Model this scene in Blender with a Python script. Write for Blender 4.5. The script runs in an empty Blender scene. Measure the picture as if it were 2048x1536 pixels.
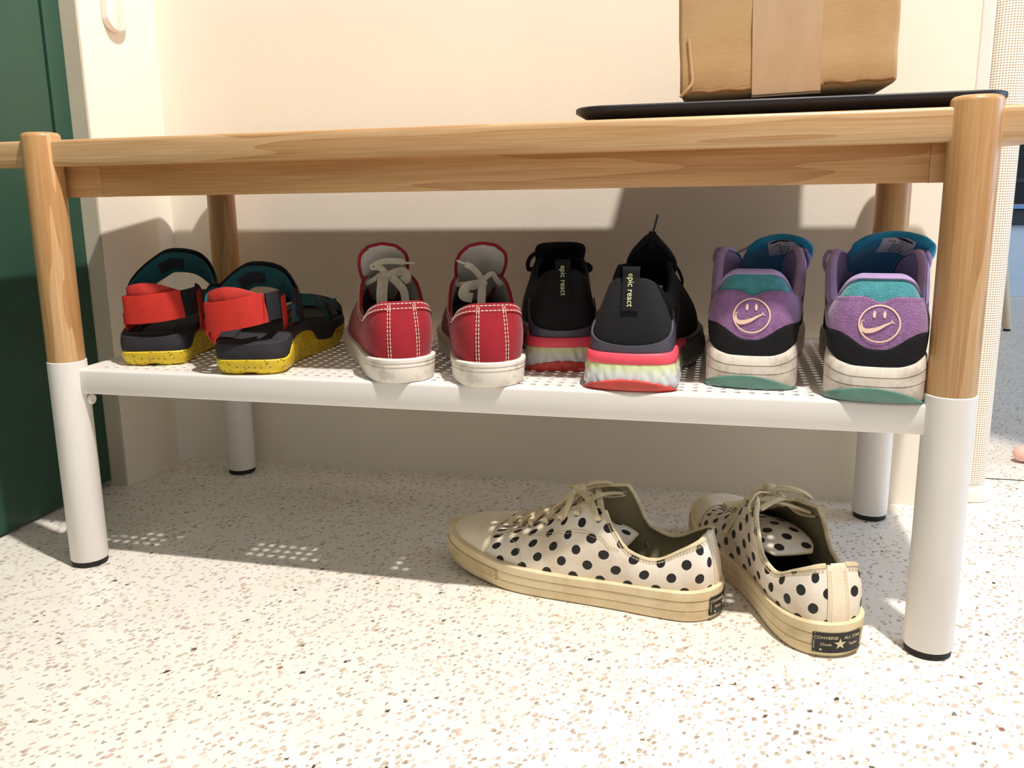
import bpy, math, random
import numpy as np
from mathutils import Vector, Matrix
random.seed(7)
SC = bpy.context.scene
COL = SC.collection

# ------------------------------------------------------------------ camera, world, lights, exposure
CAM = dict(f=1751.4389, loc=(.6674, -.7649, .3986), pitch=.2060, yaw=-.2606, roll=-.0179, sx=-43.6, sy=-26.)
def make_camera():
    p, yw, ro = CAM['pitch'], CAM['yaw'], CAM['roll']
    fwd = Vector((math.sin(yw)*math.cos(p), math.cos(yw)*math.cos(p), -math.sin(p)))
    right = Vector((math.cos(yw), -math.sin(yw), 0)); up = right.cross(fwd)
    r2 = right*math.cos(ro) + up*math.sin(ro); u2 = -right*math.sin(ro) + up*math.cos(ro)
    cd = bpy.data.cameras.new('camera'); co = bpy.data.objects.new('camera', cd); COL.objects.link(co)
    co.matrix_world = Matrix(((r2.x, u2.x, -fwd.x, CAM['loc'][0]), (r2.y, u2.y, -fwd.y, CAM['loc'][1]),
                              (r2.z, u2.z, -fwd.z, CAM['loc'][2]), (0, 0, 0, 1)))
    cd.sensor_width = 36; cd.lens = CAM['f']*36/2048; cd.clip_start = .02; cd.clip_end = 50
    cd.shift_x = -CAM['sx']/2048; cd.shift_y = CAM['sy']/2048
    SC.camera = co
make_camera()
W = bpy.data.worlds.new('world'); SC.world = W; W.use_nodes = True
W.node_tree.nodes['Background'].inputs[0].default_value = (1.0, .96, .92, 1)
W.node_tree.nodes['Background'].inputs[1].default_value = .42
SC.view_settings.view_transform = 'Standard'; SC.view_settings.look = 'None'
SC.view_settings.exposure = 0.0; SC.view_settings.gamma = 1.0
SC.view_settings.use_curve_mapping = False
LP = Vector((1.06, -.46, 2.37))
def lamp(name, kind, loc, target, energy, color, **kw):
    d = bpy.data.lights.new(name, kind); d.energy = energy; d.color = color
    for k, v in kw.items(): setattr(d, k, v)
    o = bpy.data.objects.new(name, d); COL.objects.link(o); o.location = loc
    o.rotation_euler = (Vector(target)-Vector(loc)).to_track_quat('-Z', 'Y').to_euler()
    return o
lamp('ceiling_spot_lamp', 'SPOT', LP, (.36, -.10, 0), 285, (1.0, .955, .90), shadow_soft_size=.032, spot_size=math.radians(50), spot_blend=.10)
lamp('window_daylight', 'AREA', (3.6, .9, 1.3), (1.0, .8, .3), 58, (.50, .72, 1.0), shape='RECTANGLE', size=1.4, size_y=1.6)

# ------------------------------------------------------------------ node helpers
def lin(c):
    return tuple((x/255/12.92 if x/255 <= .04045 else ((x/255+.055)/1.055)**2.4) for x in c) + (1,)
MATS = {}
class NT:
    def __init__(s, name):
        s.m = bpy.data.materials.new(name); s.m.use_nodes = True; s.t = s.m.node_tree
        s.b = s.t.nodes['Principled BSDF']
    def n(s, typ, **kw):
        nd = s.t.nodes.new(typ)
        for k, v in kw.items():
            if k.startswith('_'): setattr(nd, k[1:], v)
        return nd
    def l(s, a, b): s.t.links.new(a, b)
    def mapping(s, scale=(1, 1, 1), coord='Object', rot=(0, 0, 0), loc=(0, 0, 0)):
        tc = s.n('ShaderNodeTexCoord'); mp = s.n('ShaderNodeMapping'); s.l(tc.outputs[coord], mp.inputs[0])
        mp.inputs['Scale'].default_value = scale; mp.inputs['Rotation'].default_value = rot; mp.inputs['Location'].default_value = loc
        return mp.outputs[0]
    def noise(s, vec, scale, detail=3, rough=.55):
        nd = s.n('ShaderNodeTexNoise'); nd.inputs['Scale'].default_value = scale
        nd.inputs['Detail'].default_value = detail; nd.inputs['Roughness'].default_value = rough
        if vec is not None: s.l(vec, nd.inputs['Vector'])
        return nd.outputs['Fac']
    def ramp(s, fac, stops, interp='LINEAR'):
        r = s.n('ShaderNodeValToRGB'); r.color_ramp.interpolation = interp
        e = r.color_ramp.elements
        while len(e) < len(stops): e.new(.5)
        for i, (p, c) in enumerate(stops): e[i].position = p; e[i].color = c if len(c) == 4 else lin(c)
        s.l(fac, r.inputs[0]); return r.outputs[0]
    def math(s, op, a, b=None, c=None):
        nd = s.n('ShaderNodeMath'); nd.operation = op
        for i, v in enumerate((a, b, c)):
            if v is None: continue
            if isinstance(v, (int, float)): nd.inputs[i].default_value = v
            else: s.l(v, nd.inputs[i])
        return nd.outputs[0]
    def mix(s, fac, a, b, blend='MIX'):
        nd = s.n('ShaderNodeMix'); nd.data_type = 'RGBA'; nd.blend_type = blend
        for i, v in ((0, fac), (6, a), (7, b)):
            if isinstance(v, (int, float)): nd.inputs[i].default_value = v
            elif isinstance(v, tuple): nd.inputs[i].default_value = v
            else: s.l(v, nd.inputs[i])
        return nd.outputs[2]
    def bump(s, h, strength=.3, dist=.001):
        nd = s.n('ShaderNodeBump'); nd.inputs['Strength'].default_value = strength; nd.inputs['Distance'].default_value = dist
        s.l(h, nd.inputs['Height']); s.l(nd.outputs[0], s.b.inputs['Normal'])
    def set(s, **kw):
        for k, v in kw.items(): s.b.inputs[k.replace('_', ' ')].default_value = v
        return s

def plain(name, c, rough=.6, var=.08, vscale=40, bump=.15, bscale=900, bdist=.0004, metal=0, sheen=0, spec=.5, coat=0):
    """solid colour with slight mottling and fine relief"""
    t = NT(name); v = t.mapping()
    f = t.noise(v, vscale, 4)
    base = lin(c)
    dk = tuple(x*(1-var*2.2) for x in base[:3]) + (1,); lt = tuple(min(1, x*(1+var)) for x in base[:3]) + (1,)
    t.l(t.ramp(f, [(.3, dk), (.7, lt)]), t.b.inputs['Base Color'])
    t.bump(t.noise(v, bscale, 2), bump, bdist)
    t.set(Roughness=rough, Metallic=metal)
    t.b.inputs['Specular IOR Level'].default_value = spec
    if sheen: t.b.inputs['Sheen Weight'].default_value = sheen; t.b.inputs['Sheen Roughness'].default_value = .5
    if coat: t.b.inputs['Coat Weight'].default_value = coat
    MATS[name] = t.m; return t.m

def dirty(name, c, dirt, lo=.45, hi=.75, scale=30, rough=.6, bump=.2):
    t = NT(name); v = t.mapping()
    f = t.noise(v, scale, 6, .65)
    col = t.ramp(f, [(lo, c), (hi, dirt)])
    t.l(col, t.b.inputs['Base Color']); t.bump(t.noise(v, 500, 3), bump, .0004); t.set(Roughness=rough)
    MATS[name] = t.m; return t.m

def wood(name, axis, light, dark, ring=1.0):
    t = NT(name)
    def stretched(across, along):
        sc = [across]*3; sc['xyz'.index(axis)] = along; return t.mapping(tuple(sc))
    broad = t.noise(stretched(26, 1.3), 1.2*ring, 3, .55)
    v = stretched(95*ring, 2.2); wob = t.noise(stretched(22, 2.5), 1, 2)
    rings = t.math('FRACT', t.math('ADD', t.math('MULTIPLY', wob, 3.2*ring), t.math('MULTIPLY', t.noise(v, .35, 2), 3.0)))
    line = t.math('POWER', rings, 2.2)
    fine = t.noise(stretched(620, 11), 1.2, 3, .65)
    a = t.math('ADD', t.math('MULTIPLY', broad, .50), t.math('ADD', t.math('MULTIPLY', t.math('SUBTRACT', 1.0, line), .17), t.math('MULTIPLY', fine, .42)))
    col = t.ramp(a, [(.34, dark), (.55, tuple((x+y)/2 for x, y in zip(light, dark))), (.76, light)])
    t.l(col, t.b.inputs['Base Color']); t.bump(fine, .12, .0003)
    t.set(Roughness=.36); MATS[name] = t.m; return t.m

def terrazzo():
    t = NT('terrazzo'); tc = t.mapping((1, 1, 1), rot=(0, 0, .5))
    base = t.ramp(t.noise(tc, 14, 5), [(.3, (232, 225, 213)), (.7, (240, 234, 224))])
    out = base; dn = t.n('ShaderNodeTexNoise'); dn.inputs['Scale'].default_value = 330; dn.inputs['Detail'].default_value = 2; t.l(tc, dn.inputs['Vector']); dsub = t.n('ShaderNodeVectorMath'); dsub.operation = 'SUBTRACT'; t.l(dn.outputs['Color'], dsub.inputs[0]); dsub.inputs[1].default_value = (.5, .5, .5); dist = dsub.outputs[0]
    dmix = t.n('ShaderNodeVectorMath'); dmix.operation = 'ADD'
    ds = t.n('ShaderNodeVectorMath'); ds.operation = 'SCALE'; t.l(dist, ds.inputs[0]); ds.inputs['Scale'].default_value = .0044
    t.l(tc, dmix.inputs[0]); t.l(ds.outputs[0], dmix.inputs[1])
    for k, (sc, size, keep, cols, ang) in enumerate((
            (185, .26, .60, [(0, (216, 202, 184)), (.2, (196, 180, 160)), (.4, (214, 190, 174)), (.6, (190, 178, 158)), (.8, (222, 208, 190))], .3),
            (235, .24, .72, [(0, (198, 180, 160)), (.3, (168, 150, 130)), (.5, (212, 194, 174)), (.75, (188, 160, 142))], 1.4),
            (130, .21, .85, [(0, (196, 180, 162)), (.25, (206, 178, 162)), (.5, (178, 166, 150)), (.75, (210, 196, 178))], 2.1),
            (110, .13, .962, [(0, (112, 90, 74)), (.3, (70, 60, 52)), (.6, (150, 104, 86)), (.8, (124, 110, 98))], .9))):
        mp = t.n('ShaderNodeMapping'); t.l(dmix.outputs[0], mp.inputs[0])
        mp.inputs['Rotation'].default_value = (0, 0, ang); mp.inputs['Scale'].default_value = (1, .62, 1); mp.inputs['Location'].default_value = (k*3.3, k*1.7, .0)
        vo = t.n('ShaderNodeTexVoronoi'); vo.voronoi_dimensions = '2D'; vo.distance = 'CHEBYCHEV' if k % 2 else 'EUCLIDEAN'
        vo.inputs['Scale'].default_value = sc; vo.inputs['Randomness'].default_value = 1
        t.l(mp.outputs[0], vo.inputs['Vector'])
        sep = t.n('ShaderNodeSeparateColor'); t.l(vo.outputs['Color'], sep.inputs[0])
        thr = t.math('MULTIPLY', t.math('ADD', sep.outputs[1], .45), size)
        ins = t.math('LESS_THAN', vo.outputs['Distance'], thr)
        on = t.math('MULTIPLY', ins, t.math('GREATER_THAN', sep.outputs[0], keep))
        col = t.ramp(sep.outputs[2], cols, 'CONSTANT')
        out = t.mix(on, out, col)
    t.l(out, t.b.inputs['Base Color']); t.set(Roughness=.33); MATS['terrazzo'] = t.m
    t.bump(t.noise(tc, 60, 3), .05, .001)

terrazzo()
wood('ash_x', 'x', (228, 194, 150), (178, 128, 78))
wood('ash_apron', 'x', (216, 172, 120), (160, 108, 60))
wood('ash_z', 'z', (226, 186, 136), (166, 112, 60), .8)
wood('pale_wood_z', 'z', (226, 206, 180), (200, 174, 140))
plain('wall_paint', (243, 233, 217), .85, .015, 6, .25, 420, .0006)
plain('jamb_paint', (196, 186, 166), .7, .03, 12, .3, 60, .0008)
plain('green_paint', (44, 80, 64), .42, .06, 8, .12, 300, .0004)
plain('groove_dark', (8, 30, 24), .8)
plain('white_metal', (236, 230, 224), .42, .012, 20, .12, 900, .0002)
plain('black_rubber', (22, 20, 22), .7)
plain('black_tray', (26, 25, 30), .5, .05, 30, .1)
plain('white_plastic', (240, 232, 222), .4, .01)
plain('dark_seam', (70, 40, 20), .8)

# ------------------------------------------------------------------ mesh helpers
MIR = 1
def mk(name, V, F, mat, parent=None, smooth=35, uv=None, label=None, stuff=False, kind=None):
    V = np.array(V, float).reshape(-1, 3).copy()
    if MIR < 0:
        V[:, 1] *= -1; F = [tuple(reversed(f)) for f in F]
    me = bpy.data.meshes.new(name); me.from_pydata(V.tolist(), [], [tuple(int(i) for i in f) for f in F])
    me.materials.append(MATS[mat] if isinstance(mat, str) else mat)
    if uv is not None:
        ul = me.uv_layers.new(name='UVMap')
        vi = np.zeros(len(me.loops), dtype=np.int32); me.loops.foreach_get('vertex_index', vi)
        ul.data.foreach_set('uv', np.array(uv, dtype=np.float32)[vi].ravel())
    me.validate(); me.update()
    if smooth:
        me.shade_smooth()
        try: me.set_sharp_from_angle(angle=math.radians(smooth))
        except Exception: pass
    o = bpy.data.objects.new(name, me); COL.objects.link(o)
    if parent is not None: o.parent = parent
    if label: o['label'] = label
    if stuff: o['kind'] = 'stuff'
    if kind: o['kind'] = kind
    return o

def thing(name, label, cat, loc=(0, 0, 0), rz=0, group=None):
    o = bpy.data.objects.new(name, None); COL.objects.link(o); o.empty_display_size = .02
    o.location = loc; o.rotation_euler = (0, 0, rz); o['label'] = label; o['category'] = cat
    if group: o['group'] = group
    return o

class MB:
    """collects shapes into one mesh"""
    def __init__(s): s.V = []; s.F = []
    def add(s, V, F):
        o = len(s.V); s.V += [tuple(v) for v in V]; s.F += [tuple(i+o for i in f) for f in F]; return s
    def build(s, name, mat, parent=None, **kw): return mk(name, s.V, s.F, mat, parent, **kw)

def rbox(x0, x1, y0, y1, z0, z1, b=.002, seg=2):
    import bmesh
    bm = bmesh.new(); bmesh.ops.create_cube(bm, size=1)
    for v in bm.verts: v.co = Vector(((x0+x1)/2+v.co.x*(x1-x0), (y0+y1)/2+v.co.y*(y1-y0), (z0+z1)/2+v.co.z*(z1-z0)))
    if b: bmesh.ops.bevel(bm, geom=list(bm.edges), offset=b, segments=seg, profile=.5, affect='EDGES')
    bm.verts.index_update()
    V = [tuple(v.co) for v in bm.verts]; F = [tuple(v.index for v in f.verts) for f in bm.faces]; bm.free()
    return V, F

def lathe(prof, n=40, c=(0, 0), cap=True):
    V = []; F = []
    for r, z in prof:
        for i in range(n):
            a = 2*math.pi*i/n; V.append((c[0]+r*math.cos(a), c[1]+r*math.sin(a), z))
    for k in range(len(prof)-1):
        for i in range(n):
            j = (i+1) % n; F.append((k*n+i, k*n+j, (k+1)*n+j, (k+1)*n+i))
    if cap:
        F.append(tuple(reversed(range(n)))); F.append(tuple((len(prof)-1)*n+i for i in range(n)))
    return V, F

def extrude_poly(poly, z0, z1, b=.0, seg=3):
    """vertical prism of an xy polygon (convex-ish) with rounded edges by inset rings"""
    P = np.array(poly); n = len(P)
    nxt = np.roll(P, -1, 0); prv = np.roll(P, 1, 0); tg = nxt-prv; tg /= np.linalg.norm(tg, axis=1)[:, None]
    nr = np.stack([tg[:, 1], -tg[:, 0]], 1)
    rows = []
    for k in range(seg+1):
        a = math.pi/2*k/seg; rows.append((b*(1-math.sin(a)), z0+b*(1-math.cos(a))))
    for k in range(seg+1):
        a = math.pi/2*k/seg; rows.append((b*(1-math.cos(a)), z1-b*(1-math.sin(a))))
    V = []; F = []
    for ins, z in rows:
        for p, m in zip(P, nr): V.append((p[0]-m[0]*ins, p[1]-m[1]*ins, z))
    for k in range(len(rows)-1):
        for i in range(n):
            j = (i+1) % n; F.append((k*n+i, k*n+j, (k+1)*n+j, (k+1)*n+i))
    F.append(tuple(reversed(range(n)))); F.append(tuple((len(rows)-1)*n+i for i in range(n)))
    return V, F

def rrect(x0, x1, y0, y1, r, n=8):
    out = []
    for cx, cy, a0 in ((x1-r, y0+r, -90), (x1-r, y1-r, 0), (x0+r, y1-r, 90), (x0+r, y0+r, 180)):
        for k in range(n+1):
            a = math.radians(a0+90*k/n); out.append((cx+r*math.cos(a), cy+r*math.sin(a)))
    return out

def catmull(P, n, closed=False):
    P = np.array(P, float); m = len(P); out = []
    segs = m if closed else m-1
    for i in range(segs):
        if closed: a, b, c, d = P[(i-1) % m], P[i], P[(i+1) % m], P[(i+2) % m]
        else: a, b, c, d = P[max(i-1, 0)], P[i], P[i+1], P[min(i+2, m-1)]
        for k in range(n):
            t = k/n
            out.append(.5*((2*b)+(-a+c)*t+(2*a-5*b+4*c-d)*t*t+(-a+3*b-3*c+d)*t**3))
    if not closed: out.append(P[-1])
    return np.array(out)

def ribbon(path, w, th, up=(0, 0, 1), n=8, sub=6, flat=True, twist=None, square=False):
    """flattened tube following a path; w across (perp. to up), th along up"""
    C = catmull(path, sub) if sub > 1 else np.array(path, float)
    m = len(C); V = []; F = []
    T = np.gradient(C, axis=0); T /= np.linalg.norm(T, axis=1)[:, None]+1e-12
    ups = np.array(up, float)
    if ups.ndim == 1: ups = np.tile(ups, (m, 1))
    else:
        idx = np.linspace(0, len(ups)-1, m); lo = np.floor(idx).astype(int); hi = np.minimum(lo+1, len(ups)-1); fr = (idx-lo)[:, None]
        ups = ups[lo]*(1-fr)+ups[hi]*fr
    for i in range(m):
        t = T[i]; u = ups[i]-t*np.dot(ups[i], t)
        if np.linalg.norm(u) < 1e-6: u = np.cross(t, [1, 0, 0])
        u /= np.linalg.norm(u); s = np.cross(t, u)
        if twist is not None:
            a = twist*i/(m-1); u, s = u*math.cos(a)+s*math.sin(a), s*math.cos(a)-u*math.sin(a)
        for k in range(n):
            a = 2*math.pi*(k+.5)/n; ca, sa = math.cos(a), math.sin(a)
            if square: ca = math.copysign(abs(ca)**.35, ca); sa = math.copysign(abs(sa)**.35, sa)
            V.append(tuple(C[i]+s*ca*w/2+u*sa*th/2))
    for i in range(m-1):
        for k in range(n):
            j = (k+1) % n; F.append((i*n+k, i*n+j, (i+1)*n+j, (i+1)*n+k))
    F.append(tuple(reversed(range(n)))); F.append(tuple((m-1)*n+k for k in range(n)))
    return V, F

def torus(c, nrm, R, r, n=18, m=8, flat=1.0):
    nrm = np.array(nrm, float); nrm /= np.linalg.norm(nrm)
    a = np.cross(nrm, [0, 0, 1]);
    if np.linalg.norm(a) < .1: a = np.cross(nrm, [1, 0, 0])
    a /= np.linalg.norm(a); b = np.cross(nrm, a); V = []; F = []
    for i in range(n):
        t = 2*math.pi*i/n; d = a*math.cos(t)+b*math.sin(t)
        for k in range(m):
            p = 2*math.pi*k/m; V.append(tuple(np.array(c)+d*(R+r*math.cos(p))+nrm*r*flat*math.sin(p)))
    for i in range(n):
        for k in range(m):
            F.append((i*m+k, ((i+1) % n)*m+k, ((i+1) % n)*m+(k+1) % m, i*m+(k+1) % m))
    return V, F

def disc_at(c, nrm, R, th=.0006, n=16):
    nrm = np.array(nrm, float); nrm /= np.linalg.norm(nrm)
    a = np.cross(nrm, [0, 0, 1]);
    if np.linalg.norm(a) < .1: a = np.cross(nrm, [1, 0, 0])
    a /= np.linalg.norm(a); b = np.cross(nrm, a); V = []
    for s in (0, 1):
        for i in range(n):
            t = 2*math.pi*i/n; V.append(tuple(np.array(c)+(a*math.cos(t)+b*math.sin(t))*R+nrm*th*s))
    F = [(i, (i+1) % n, n+(i+1) % n, n+i) for i in range(n)]+[tuple(reversed(range(n))), tuple(range(n, 2*n))]
    return V, F

_txt = {}
def text_geo(s, size=1.0):
    """flat triangulated lettering, centred, returned as 2-D verts and faces"""
    if s not in _txt:
        cu = bpy.data.curves.new('t', 'FONT'); cu.body = s; cu.size = 1; cu.align_x = 'CENTER'; cu.align_y = 'CENTER'; cu.resolution_u = 3
        ob = bpy.data.objects.new('t', cu); COL.objects.link(ob)
        dg = bpy.context.evaluated_depsgraph_get(); me = ob.evaluated_get(dg).to_mesh()
        _txt[s] = ([tuple(v.co)[:2] for v in me.vertices], [tuple(p.vertices) for p in me.polygons])
        ob.evaluated_get(dg).to_mesh_clear(); bpy.data.objects.remove(ob); bpy.data.curves.remove(cu)
    V, F = _txt[s]
    return [(x*size, y*size) for x, y in V], F

SWOOSH = [(-1.0, .10), (-.93, -.12), (-.72, -.30), (-.45, -.30), (0, -.10), (1.0, .42), (.1, .14), (-.30, .03), (-.55, .0), (-.72, .08), (-.74, .22), (-.62, .42), (-.86, .28)]

# ------------------------------------------------------------------ room
def struct(name, V, F, mat, parent=None, smooth=None, label=None):
    return mk(name, V, F, mat, parent, smooth=smooth, kind='structure' if parent is None else None, label=label)
WY = .373
struct('floor', *rbox(-1.2, 4.2, -2.2, 4.2, -.06, 0, 0), 'terrazzo', label='cream terrazzo floor with brown and pink chips')
struct('wall_back', *rbox(-.30, .936, WY, .47, 0, 2.6, 0), 'wall_paint', label='cream wall behind the bench')
struct('wall_left', *extrude_poly([(-.30, .2335), (-.1255, .2335), (-.113, WY), (-.30, WY)], 0, 2.6, 0), 'wall_paint', label='short cream wall between the green door and the back wall')
# jamb facing the room between door and wall
struct('trim_1', *rbox(-.152, -.1262, .2305, .2337, 0, 2.6, .0006), 'jamb_paint', label='grey-white door jamb edge')
struct('trim_2', *rbox(.936, .950, .3715, .40, 0, 2.6, .002), 'white_plastic', label='pale corner strip at the end of the back wall')
# green door: leaf, then painted frame upright, with a groove between
d1 = struct('door_1', *rbox(-.20, -.1515, -1.2, .1975, .004, 2.1, .0015), 'green_paint', label='dark green door leaf')
struct('trim_3', *rbox(-.20, -.1495, .2005, .2303, .008, 2.15, .0015), 'green_paint', label='dark green door frame upright')
struct('trim_4', *rbox(-.20, -.1575, .197, .201, .0, 2.1, 0), 'groove_dark', label='shadow gap beside the door leaf')
struct('trim_5', *rbox(.95, 2.2, .5025, .5045, -.001, .0006, 0), 'groove_dark', label='thin dark joint line across the floor')

# ------------------------------------------------------------------ bench
BL, BD, LR = .8505, .3234, .0186
bench = thing('bench', 'light ash wood bench with round legs and a white perforated metal shoe shelf', 'bench', (0, 0, 0))
top = mk('bench_top', *extrude_poly(rrect(-.066, BL+.066, -.007, .330, .022), .4272, .4530, .0035), 'ash_x', bench, label='pale ash bench top')
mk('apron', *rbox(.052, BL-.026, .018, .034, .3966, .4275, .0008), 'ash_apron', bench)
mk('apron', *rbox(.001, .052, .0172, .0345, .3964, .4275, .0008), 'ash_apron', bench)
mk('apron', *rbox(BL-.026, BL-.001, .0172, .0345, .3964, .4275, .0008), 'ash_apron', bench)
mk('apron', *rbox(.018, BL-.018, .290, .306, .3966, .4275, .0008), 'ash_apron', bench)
for lx, ly in ((0, 0), (BL, 0), (0, BD), (BL, BD)):
    prof = [(LR-.004, .228), (LR-.0003, .2285), (LR, .2292), (LR, .4565), (LR-.0008, .4588), (LR-.0025, .4602), (LR-.006, .461)]
    lg = mk('leg', *lathe(prof, 48, (0, 0)), 'ash_z', bench, label=None); lg.location = (lx, ly, 0)
    sl = mk('leg_sleeve', *lathe([(LR-.003, .0062), (LR+.0006, .0066), (LR+.0010, .0074), (LR+.0010, .2278), (LR+.0004, .2284), (LR-.004, .2284)], 48), 'white_metal', lg, label='white metal leg sleeve')
    sm = mk('leg_seam', *lathe([(LR-.0012, .2278), (LR-.0012, .2296)], 48), 'dark_seam', lg)
    ft = mk('foot_pad', *lathe([(LR-.002, 0), (LR-.0002, .001), (LR+.0003, .0064), (LR-.003, .0070)], 40), 'black_rubber', lg, label='black rubber foot pad')
# perforated shelf: plate with real holes on a square grid
PX, PY, HR, ZS = .01215, .0121, .0028, .2200
def shelf():
    V = []; F = []; X0, X1, Y0, Y1 = .014, BL-.014, -.0034, .312
    gx0 = .040; nx = 64; gy0 = .0100; ny = 24
    K = 12; off = {}
    def add(x, y):
        k = (round(x, 5), round(y, 5))
        if k not in off: off[k] = len(V); V.append((x, y, ZS))
        return off[k]
    for i in range(nx):
        for j in range(ny):
            cx, cy = gx0+PX*i, gy0+PY*j
            hole = []; outer = []
            for k in range(K):
                a = 2*math.pi*k/K+math.pi/4; hole.append(len(V)); V.append((cx+HR*math.cos(a), cy+HR*math.sin(a), ZS))
            for k in range(K):
                a = 2*math.pi*k/K+math.pi/4; c, s = math.cos(a), math.sin(a); m = max(abs(c), abs(s))
                outer.append(add(cx+PX/2*c/m, cy+PY/2*s/m))
            for k in range(K):
                F.append((hole[k], outer[k], outer[(k+1) % K], hole[(k+1) % K]))
    # margins
    ax0, ax1, ay0, ay1 = gx0-PX/2, gx0+PX*(nx-.5), gy0-PY/2, gy0+PY*(ny-.5)
    for a, b, c, d in ((X0, X1, Y0, ay0), (X0, X1, ay1, Y1), (X0, ax0, ay0, ay1), (ax1, X1, ay0, ay1)):
        o = len(V); V.extend([(a, c, ZS), (b, c, ZS), (b, d, ZS), (a, d, ZS)]); F.append((o, o+1, o+2, o+3))
    return V, F
sh = mk('perforated_shelf', *shelf(), 'white_metal', bench, smooth=None, label='white metal shelf plate with rows of round holes')
md = sh.modifiers.new('thickness', 'SOLIDIFY'); md.thickness = .0012; md.offset = -1
def lip(y, sgn, name):
    # rolled front (or rear) edge of the shelf
    prof = [(y+sgn*.0, ZS), (y-sgn*.0012, ZS-.0003), (y-sgn*.0022, ZS-.0013), (y-sgn*.0026, ZS-.0030), (y-sgn*.0026, ZS-.0245), (y-sgn*.0016, ZS-.0260), (y+sgn*.006, ZS-.0260), (y+sgn*.006, ZS-.0250), (y-sgn*.0006, ZS-.0248), (y-sgn*.0012, ZS-.0030), (y+sgn*.0, ZS-.0012)]
    xs = (.012, BL-.012); V = [(x, a, b) for x in xs for a, b in prof]; n = len(prof)
    F = [(i, (i+1) % n, n+(i+1) % n, n+i) for i in range(n)]+[tuple(range(n)), tuple(reversed(range(n, 2*n)))]
    if sgn > 0: F = [tuple(reversed(f)) for f in F]
    return mk(name, V, F, 'white_metal', bench)
lip(-.0034, 1, 'shelf_front_edge'); lip(.3118, -1, 'shelf_rear_edge')
for x in (.018, BL-.018):
    mk('shelf_bracket', *rbox(x-.002, x+.002, -.002, .305, .196, ZS-.0013, .0005), 'white_metal', bench)
mk('bolt', *torus((.0225, .004, .186), (1, 0, 0), .003, .0028, 16, 8, .9), 'white_plastic', bench, label='white rounded bolt cap under the shelf')

# ------------------------------------------------------------------ tray and cardboard box on the bench
def tray():
    mb = MB(); ring = lambda ins, z: [(x, y, z) for x, y in rrect(.532+ins, .888-ins, .034+ins, .296-ins, max(.034-ins, .004), 10)]
    rows = [ring(.020, .4531), ring(.0175, .4536), ring(.002, .4622), ring(.0, .4634), ring(.0, .4668), ring(.0012, .4680), ring(.0035, .4680), ring(.0045, .4668), ring(.006, .4650)]
    n = len(rows[0]); V = [v for r in rows for v in r]; F = []
    for k in range(len(rows)-1):
        for i in range(n):
            j = (i+1) % n; F.append((k*n+i, k*n+j, (k+1)*n+j, (k+1)*n+i))
    F.append(tuple(reversed(range(n)))); F.append(tuple((len(rows)-1)*n+i for i in range(n)))
    return V, F
tr = mk('serving_tray', *tray(), 'black_tray'); tr['label'] = 'flat black tray with rounded corners on the bench top under the cardboard box'; tr['category'] = 'tray'

def cardboard():
    t = NT('cardboard'); v = t.mapping((1, 1, 1)); v2 = t.mapping((30, 30, 260))
    n1 = t.noise(v, 18, 6, .7); n2 = t.noise(v2, 1.4, 4, .65)
    f = t.mix(.25, n1, n2)
    t.l(t.ramp(f, [(.3, (190, 150, 104)), (.5, (202, 164, 116)), (.72, (212, 176, 130))]), t.b.inputs['Base Color'])
    t.bump(f, .25, .0008); t.set(Roughness=.75); MATS['cardboard'] = t.m
cardboard()
plain('cardboard_edge', (150, 106, 62), .8, .2, 60, .5, 200, .001)
def tape():
    t = NT('packing_tape'); v = t.mapping((30, 30, 10))
    t.l(t.ramp(t.noise(v, 2, 4), [(.3, (200, 164, 128)), (.7, (210, 176, 140))]), t.b.inputs['Base Color'])
    t.set(Roughness=.28); t.bump(t.noise(v, 4, 3), .15, .0006); MATS['packing_tape'] = t.m
tape()
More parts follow.
